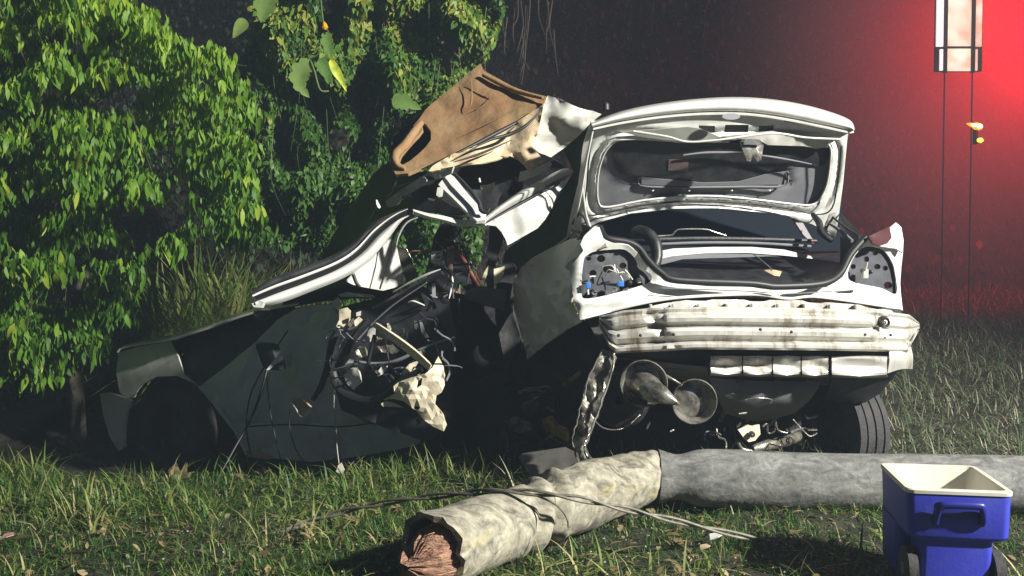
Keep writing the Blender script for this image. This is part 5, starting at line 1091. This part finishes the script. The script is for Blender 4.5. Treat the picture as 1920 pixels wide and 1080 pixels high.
plate('torn_inner_metal', [(718, 750), (740, 738), (738, 724), (748, 716), (770, 708), (796, 702), (810, 690), (822, 668), (832, 688), (833, 712), (834, 722), (828, 736), (818, 742), (816, 758), (830, 776), (838, 796), (832, 809), (812, 800), (796, 788), (780, 770), (756, 752), (738, 748)],
      [(718, 750, 5.1), (822, 668, 5.05), (834, 722, 5.0), (835, 800, 5.0), (770, 730, 4.98)], M['creammetal'], car, thick=.012, step=8, crumple=.034, cs=8, angle=12, seed=5, holes=hk)
plate('torn_strip', [(714, 757), (724, 752), (740, 756), (756, 764), (736, 763), (718, 762)], lambda x, y: 5.1 + 0 * x, M['creammetal'], car, thick=.008, step=6, crumple=.008)
plate('glass_sliver', [(786, 600), (792, 606), (798, 622), (804, 632), (798, 634), (790, 622)], lambda x, y: 5.4 + 0 * x, mat('dull_sliver', (.25, .26, .26), .4), car, thick=.006, step=7)
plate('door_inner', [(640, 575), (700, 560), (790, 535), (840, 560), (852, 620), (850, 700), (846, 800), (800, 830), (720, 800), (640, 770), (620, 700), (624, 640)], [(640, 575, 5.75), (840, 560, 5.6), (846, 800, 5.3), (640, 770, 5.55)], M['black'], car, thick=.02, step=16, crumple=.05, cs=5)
# --- door skin and front wing, in the shade of the tail
plate('front_door', [(437, 807), (407, 768), (372, 726), (420, 690), (480, 640), (520, 600), (560, 575), (620, 570), (640, 600), (622, 650), (612, 700), (630, 730), (660, 752), (720, 762), (790, 780), (812, 806), (780, 836), (707, 850), (640, 860), (584, 866), (520, 860), (460, 853)], lambda x, y: FY(x, y) + .02 + .0006 * np.clip(700 - y, 0, 200), M['white'], car, thick=.012, step=16, crumple=.05, cs=3.2, angle=14, relief=lambda x, y: .02 * np.exp(-((y - 792 + (x - 500) * -.02) / 5.) ** 2))
plate('wing_gap_panel', [(325, 640), (391, 616), (476, 585), (540, 572), (560, 578), (520, 604), (480, 644), (425, 694), (375, 726), (345, 702), (335, 670)], lambda x, y: FY(x, y) + .08 + .0008 * np.clip(700 - y, 0, 200), M['dark'], car, thick=.01, step=12, crumple=.03, cs=3)
arch = [(252, 745), (258, 732), (268, 720), (295, 706), (333, 705), (368, 720), (390, 745), (407, 770), (437, 808), (450, 830), (460, 852)]
plate('front_wing', [(222, 660), (260, 650), (320, 640), (334, 668), (345, 702), (372, 724), (412, 766), (440, 806), (466, 850), (458, 853)] + arch[::-1] + [(240, 748), (224, 736), (218, 700)], lambda x, y: FY(x, y) + .0006 * np.clip(700 - y, 0, 200), M['white'], car, thick=.01, step=9, crumple=.008, cs=4)
0 and ptube('wing_crease', [(378, 722, 6.38), (400, 730, 6.33), (426, 742, 6.27)], [.002, .006, .002], M['chrome'], car)
plate('arch_liner', [(240, 745), (268, 718), (310, 702), (345, 706), (390, 740), (440, 808), (458, 853), (440, 900), (250, 900), (232, 820)], lambda x, y: FY(x, y) + .8, M['seal'], car, thick=.01, step=22)
loft('bonnet', [[(222, 662, 6.82), (237, 652, 6.85), (322, 638, 6.62), (391, 617, 6.46), (476, 588, 6.28), (560, 572, 6.1)], [(225, 655, 7.3), (245, 646, 7.35), (325, 630, 7.2), (400, 606, 7.0), (490, 578, 6.8), (580, 560, 6.6)], [(260, 650, 8.0), (280, 640, 8.0), (340, 630, 7.9), (420, 606, 7.7), (520, 578, 7.5), (600, 560, 7.3)]], M['white'], car, nu=6, nv=6, thick=.012, crumple=.02, cs=3)
plate('front_bumper', [(187, 738), (204, 736), (240, 748), (246, 752), (238, 770), (232, 800), (232, 838), (222, 846), (206, 820), (194, 780)], [(187, 738, 6.95), (240, 748, 6.72), (222, 846, 6.8)], M['white'], car, thick=.02, step=9, crumple=.012, cs=5)
mesh_obj('mirror', *box(P(508, 668, 5.98), .15, .09, .17, np.array([[.8, -.3, 0], [.4, .9, 0], [-.35, 0, 1]]).T, .03), M['black'], car)
plate('mirror_face', [(499, 694), (510, 680), (522, 664), (532, 657), (528, 668), (516, 684), (504, 694)], lambda x, y: 5.86 + 0 * x, M['white'], car, thick=.008, step=6)
plate('door_glint', [(536, 668), (545, 660), (550, 672), (544, 690), (538, 684)], lambda x, y: FY(x, y) - .02, M['white_in'], car, thick=.004, step=8)
plate('card_tag', [(546, 754), (551, 749), (563, 745), (583, 764), (566, 783), (558, 776)], [(546, 754, 5.7), (566, 783, 5.68), (583, 764, 5.6)], M['tan'], car, thick=.01, step=7, crumple=.004)
ptube('tag_edge', [(546, 754, 5.68), (556, 768, 5.66), (566, 783, 5.66), (583, 764, 5.58)], .005, M['white'], car, n=2)
for pp, r in (([(500, 695, 5.75), (488, 740, 5.7), (468, 790, 5.68), (440, 840, 5.6), (404, 905, 5.45)], .012), ([(500, 695, 5.8), (505, 760, 5.75), (514, 810, 5.7), (526, 860, 5.65)], .006), ([(544, 768, 5.6), (543, 800, 5.6), (556, 845, 5.55), (578, 874, 5.5)], .005)):
    ptube('hanging_wire', pp, r * .7, M['seal'], car)
ptube('hanging_cord', [(628, 720, 5.4), (626, 760, 5.4), (630, 800, 5.35), (632, 840, 5.3), (637, 880, 5.25)], .0035, mat('pale_cord', (.35, .33, .3), .5), car)
plate('cord_plug', [(634, 872), (640, 868), (646, 882), (640, 892), (630, 884)], lambda x, y: 5.22 + 0 * x, M['coolwhite'], car, thick=.01, step=6)
plate('sill_panel', [(462, 855), (584, 868), (707, 852), (800, 836), (810, 850), (740, 878), (640, 890), (500, 880)], lambda x, y: FY(x, y) + .1, M['dark'], car, thick=.02, step=16, crumple=.02)
plate('sill_patch', [(458, 845), (484, 843), (512, 858), (500, 862), (464, 856)], lambda x, y: FY(x, y) - .02, M['tan'], car, thick=.008, step=8, crumple=.01)
plate('ground_scrap', [(672, 880), (712, 884), (716, 906), (704, 918), (680, 905)], lambda x, y: 5.2 + 0 * x, mat('muddy_card', (.12, .085, .06), .8), car, thick=.01, step=9, crumple=.01)
ptube('grass_snag', [(652, 868, 5.3), (700, 880, 5.25), (716, 910, 5.15), (728, 938, 5.1)], .006, M['dark'], car)
plate('wheel_debris', [(316, 880), (330, 868), (338, 884), (352, 868), (350, 886), (365, 884), (352, 896), (330, 900), (318, 910)], lambda x, y: 5.7 + 0 * x, mat('debris_leaf', (.18, .13, .07), .8), car, thick=.006, step=7, crumple=.03, cs=18)

for pp in ([(470, 852, 6.25), (462, 800, 6.3), (470, 740, 6.3), (500, 680, 6.2), (540, 620, 6.1)], [(462, 800, 6.28), (540, 796, 6.06), (640, 800, 5.8), (720, 790, 5.55), (800, 786, 5.35)]):
    ptube('door_seam', [(a, b, float(FY(a, b)) - .012) for a, b, c in pp], .005, M['seal'], car, n=5)
for pp, r_ in (([(552, 660), (556, 690), (554, 712)], .004), ([(520, 720), (560, 726), (610, 722)], .003), ([(600, 812), (640, 806), (690, 808)], .004), ([(470, 776), (500, 770), (530, 774)], .003)):
    ptube('dent_glint', [(a, b, float(FY(a, b)) - .02) for a, b in pp], [.001, r_, .001], M['white_in'], car, n=6, flat=.5)  # pale strips laid on the door as painted highlights
# --- loose wiring and torn scraps in the crushed cabin
def tangle(n, x0, y0, x1, y1, Y0, Y1, mats, seed):
    rr_ = random.Random(seed)
    for i in range(n):
        x, y = rr_.uniform(x0, x1), rr_.uniform(y0, y1); Yb = rr_.uniform(Y0, Y1); pp = []
        a = rr_.uniform(0, 6.28)
        for k in range(5):
            pp.append((x, y, Yb + rr_.uniform(-.05, .05))); a += rr_.uniform(-1.1, 1.1); x += math.cos(a) * rr_.uniform(8, 24); y += math.sin(a) * rr_.uniform(6, 18) + 3
        ptube('wire', pp, rr_.choice([.003, .004, .006]), rr_.choice(mats), car, seg=5, n=4)
def scraps(n, x0, y0, x1, y1, Y0, Y1, mats, seed, s=(5, 14)):
    rr_ = random.Random(seed)
    for i in range(n):
        cx_, cy_ = rr_.uniform(x0, x1), rr_.uniform(y0, y1); a0 = rr_.uniform(0, 3.14); L_ = rr_.uniform(*s); w_2 = L_ * rr_.uniform(.2, .55); Yb = rr_.uniform(Y0, Y1); tl = rr_.uniform(-.006, .006); m_ = rr_.choice(mats)
        pg = []
        for k in range(7):
            t = 6.283 * k / 7; u_ = L_ * math.cos(t) * rr_.uniform(.7, 1.2); v_ = w_2 * math.sin(t) * rr_.uniform(.6, 1.3)
            pg.append((cx_ + u_ * math.cos(a0) - v_ * math.sin(a0), cy_ + u_ * math.sin(a0) + v_ * math.cos(a0)))
        plate('scrap', pg, lambda x, y: Yb + tl * (x - cx_), m_, car, thick=.006, step=5, crumple=.015, cs=14, seed=i)
tangle(16, 620, 600, 840, 740, 5.05, 5.35, [M['seal'], M['dark'], M['grey']], 3)
tangle(8, 790, 440, 900, 560, 5.4, 5.7, [M['seal'], M['dark'], M['red']], 4)
tangle(12, 930, 690, 1080, 850, 5.1, 5.4, [M['dark'], M['bare'], M['seal']], 5)
tangle(10, 1320, 770, 1560, 838, 5.0, 5.3, [M['dark'], M['bare'], M['seal']], 6)
scraps(16, 640, 600, 800, 700, 5.12, 5.3, [M['bare'], M['white_in'], M['dark'], M['grey'], M['glass']], 7)
scraps(10, 780, 440, 930, 560, 5.5, 5.7, [M['dark'], M['grey'], M['bare'], M['white_in']], 8, (4, 10))
scraps(16, 930, 700, 1080, 850, 5.15, 5.35, [M['bare'], M['dark'], M['dark'], M['red']], 9)
scraps(9, 1090, 780, 1560, 840, 5.0, 5.4, [M['bare'], M['dark']], 10, (4, 10))
scraps(10, 700, 330, 830, 400, 5.15, 5.35, [M['white_in'], M['dark'], M['glass']], 11, (4, 11))
# sheet seams and dents of the lid and tail
ptube('rust_seam', [(1240, 540, 4.84), (1400, 546, 4.84), (1470, 551, 4.85), (1560, 546, 4.9)], .003, M['grey'], tail, n=5)

# crumbled safety glass on the ground
n = 1400; x = RNG.uniform(-2.2, 2.3, n); y = RNG.uniform(3.4, 5.6, n)
gt = (np.array([(0, -.5, 0), (.5, 0, .1), (0, .5, 0), (-.5, .1, .1)]), np.array([(0, 1, 2, 3)]))
GB = leafmat('glass_crumb', [(0, (.25, .33, .32)), (1, (.6, .66, .64))], .15, .3)
o = scatter('glass_crumbs', [gt], np.stack([x, y, tz(x, y) + RNG.uniform(.01, .06, n)], -1), rotz(RNG.uniform(0, 6.28, n)) @ roty(RNG.normal(0, .6, n)), RNG.uniform(.004, .011, n), RNG.uniform(0, 1, n), GB); tag(o, kind='stuff')

# ------------------------------------------------------------------ haze over the whole place
hv, hf = box((0, 33, 6.0), 130, 122, 16.5)
HZ = bpy.data.materials.new('haze_air'); HZ.use_nodes = True; nt = HZ.node_tree; nt.nodes.remove(nt.nodes['Principled BSDF'])
pv = nt.nodes.new('ShaderNodeVolumePrincipled'); pv.inputs['Color'].default_value = (.62, .80, 1, 1); pv.inputs['Density'].default_value = .005
nt.links.new(pv.outputs[0], nt.nodes['Material Output'].inputs['Volume'])
hz = mesh_obj('haze', hv, hf, HZ, None, smooth=False); hz['kind'] = 'stuff'

TAIL[0] = 0
so = np.array([5.8, 9.7, 3.3]); R3 = 4.1  # smoke ball added and shaped to carry the beacon's red glow
bm = bmesh.new(); bmesh.ops.create_icosphere(bm, subdivisions=3, radius=R3)
for q_ in bm.verts: q_.co.y *= .8
sv = np.array([tuple(q_.co) for q_ in bm.verts]) + so; sf = [tuple(w_.index for w_ in fc.verts) for fc in bm.faces]; bm.free()
SM = bpy.data.materials.new('glow_smoke_air'); SM.use_nodes = True; nt = SM.node_tree; nt.nodes.remove(nt.nodes['Principled BSDF'])
pv = nt.nodes.new('ShaderNodeVolumePrincipled'); pv.inputs['Color'].default_value = (.8, .8, .9, 1)
tc_ = nt.nodes.new('ShaderNodeTexCoord'); ln = nt.nodes.new('ShaderNodeVectorMath'); ln.operation = 'LENGTH'
ms_ = nt.nodes.new('ShaderNodeVectorMath'); ms_.operation = 'DIVIDE'; ms_.inputs[1].default_value = (R3, R3 * .8, R3)
sb = nt.nodes.new('ShaderNodeVectorMath'); sb.operation = 'SUBTRACT'; sb.inputs[1].default_value = tuple(so)
nt.links.new(tc_.outputs['Object'], sb.inputs[0]); nt.links.new(sb.outputs[0], ms_.inputs[0]); nt.links.new(ms_.outputs[0], ln.inputs[0])
mr = nt.nodes.new('ShaderNodeMapRange'); mr.interpolation_type = 'SMOOTHSTEP'; mr.inputs[1].default_value = 1.0; mr.inputs[2].default_value = .0; mr.inputs[3].default_value = 0; mr.inputs[4].default_value = .34
nt.links.new(ln.outputs['Value'], mr.inputs[0]); nt.links.new(mr.outputs[0], pv.inputs['Density'])
nt.links.new(pv.outputs[0], nt.nodes['Material Output'].inputs['Volume'])
sk = mesh_obj('glow_smoke', sv, sf, SM, None, smooth=False); sk['kind'] = 'stuff'
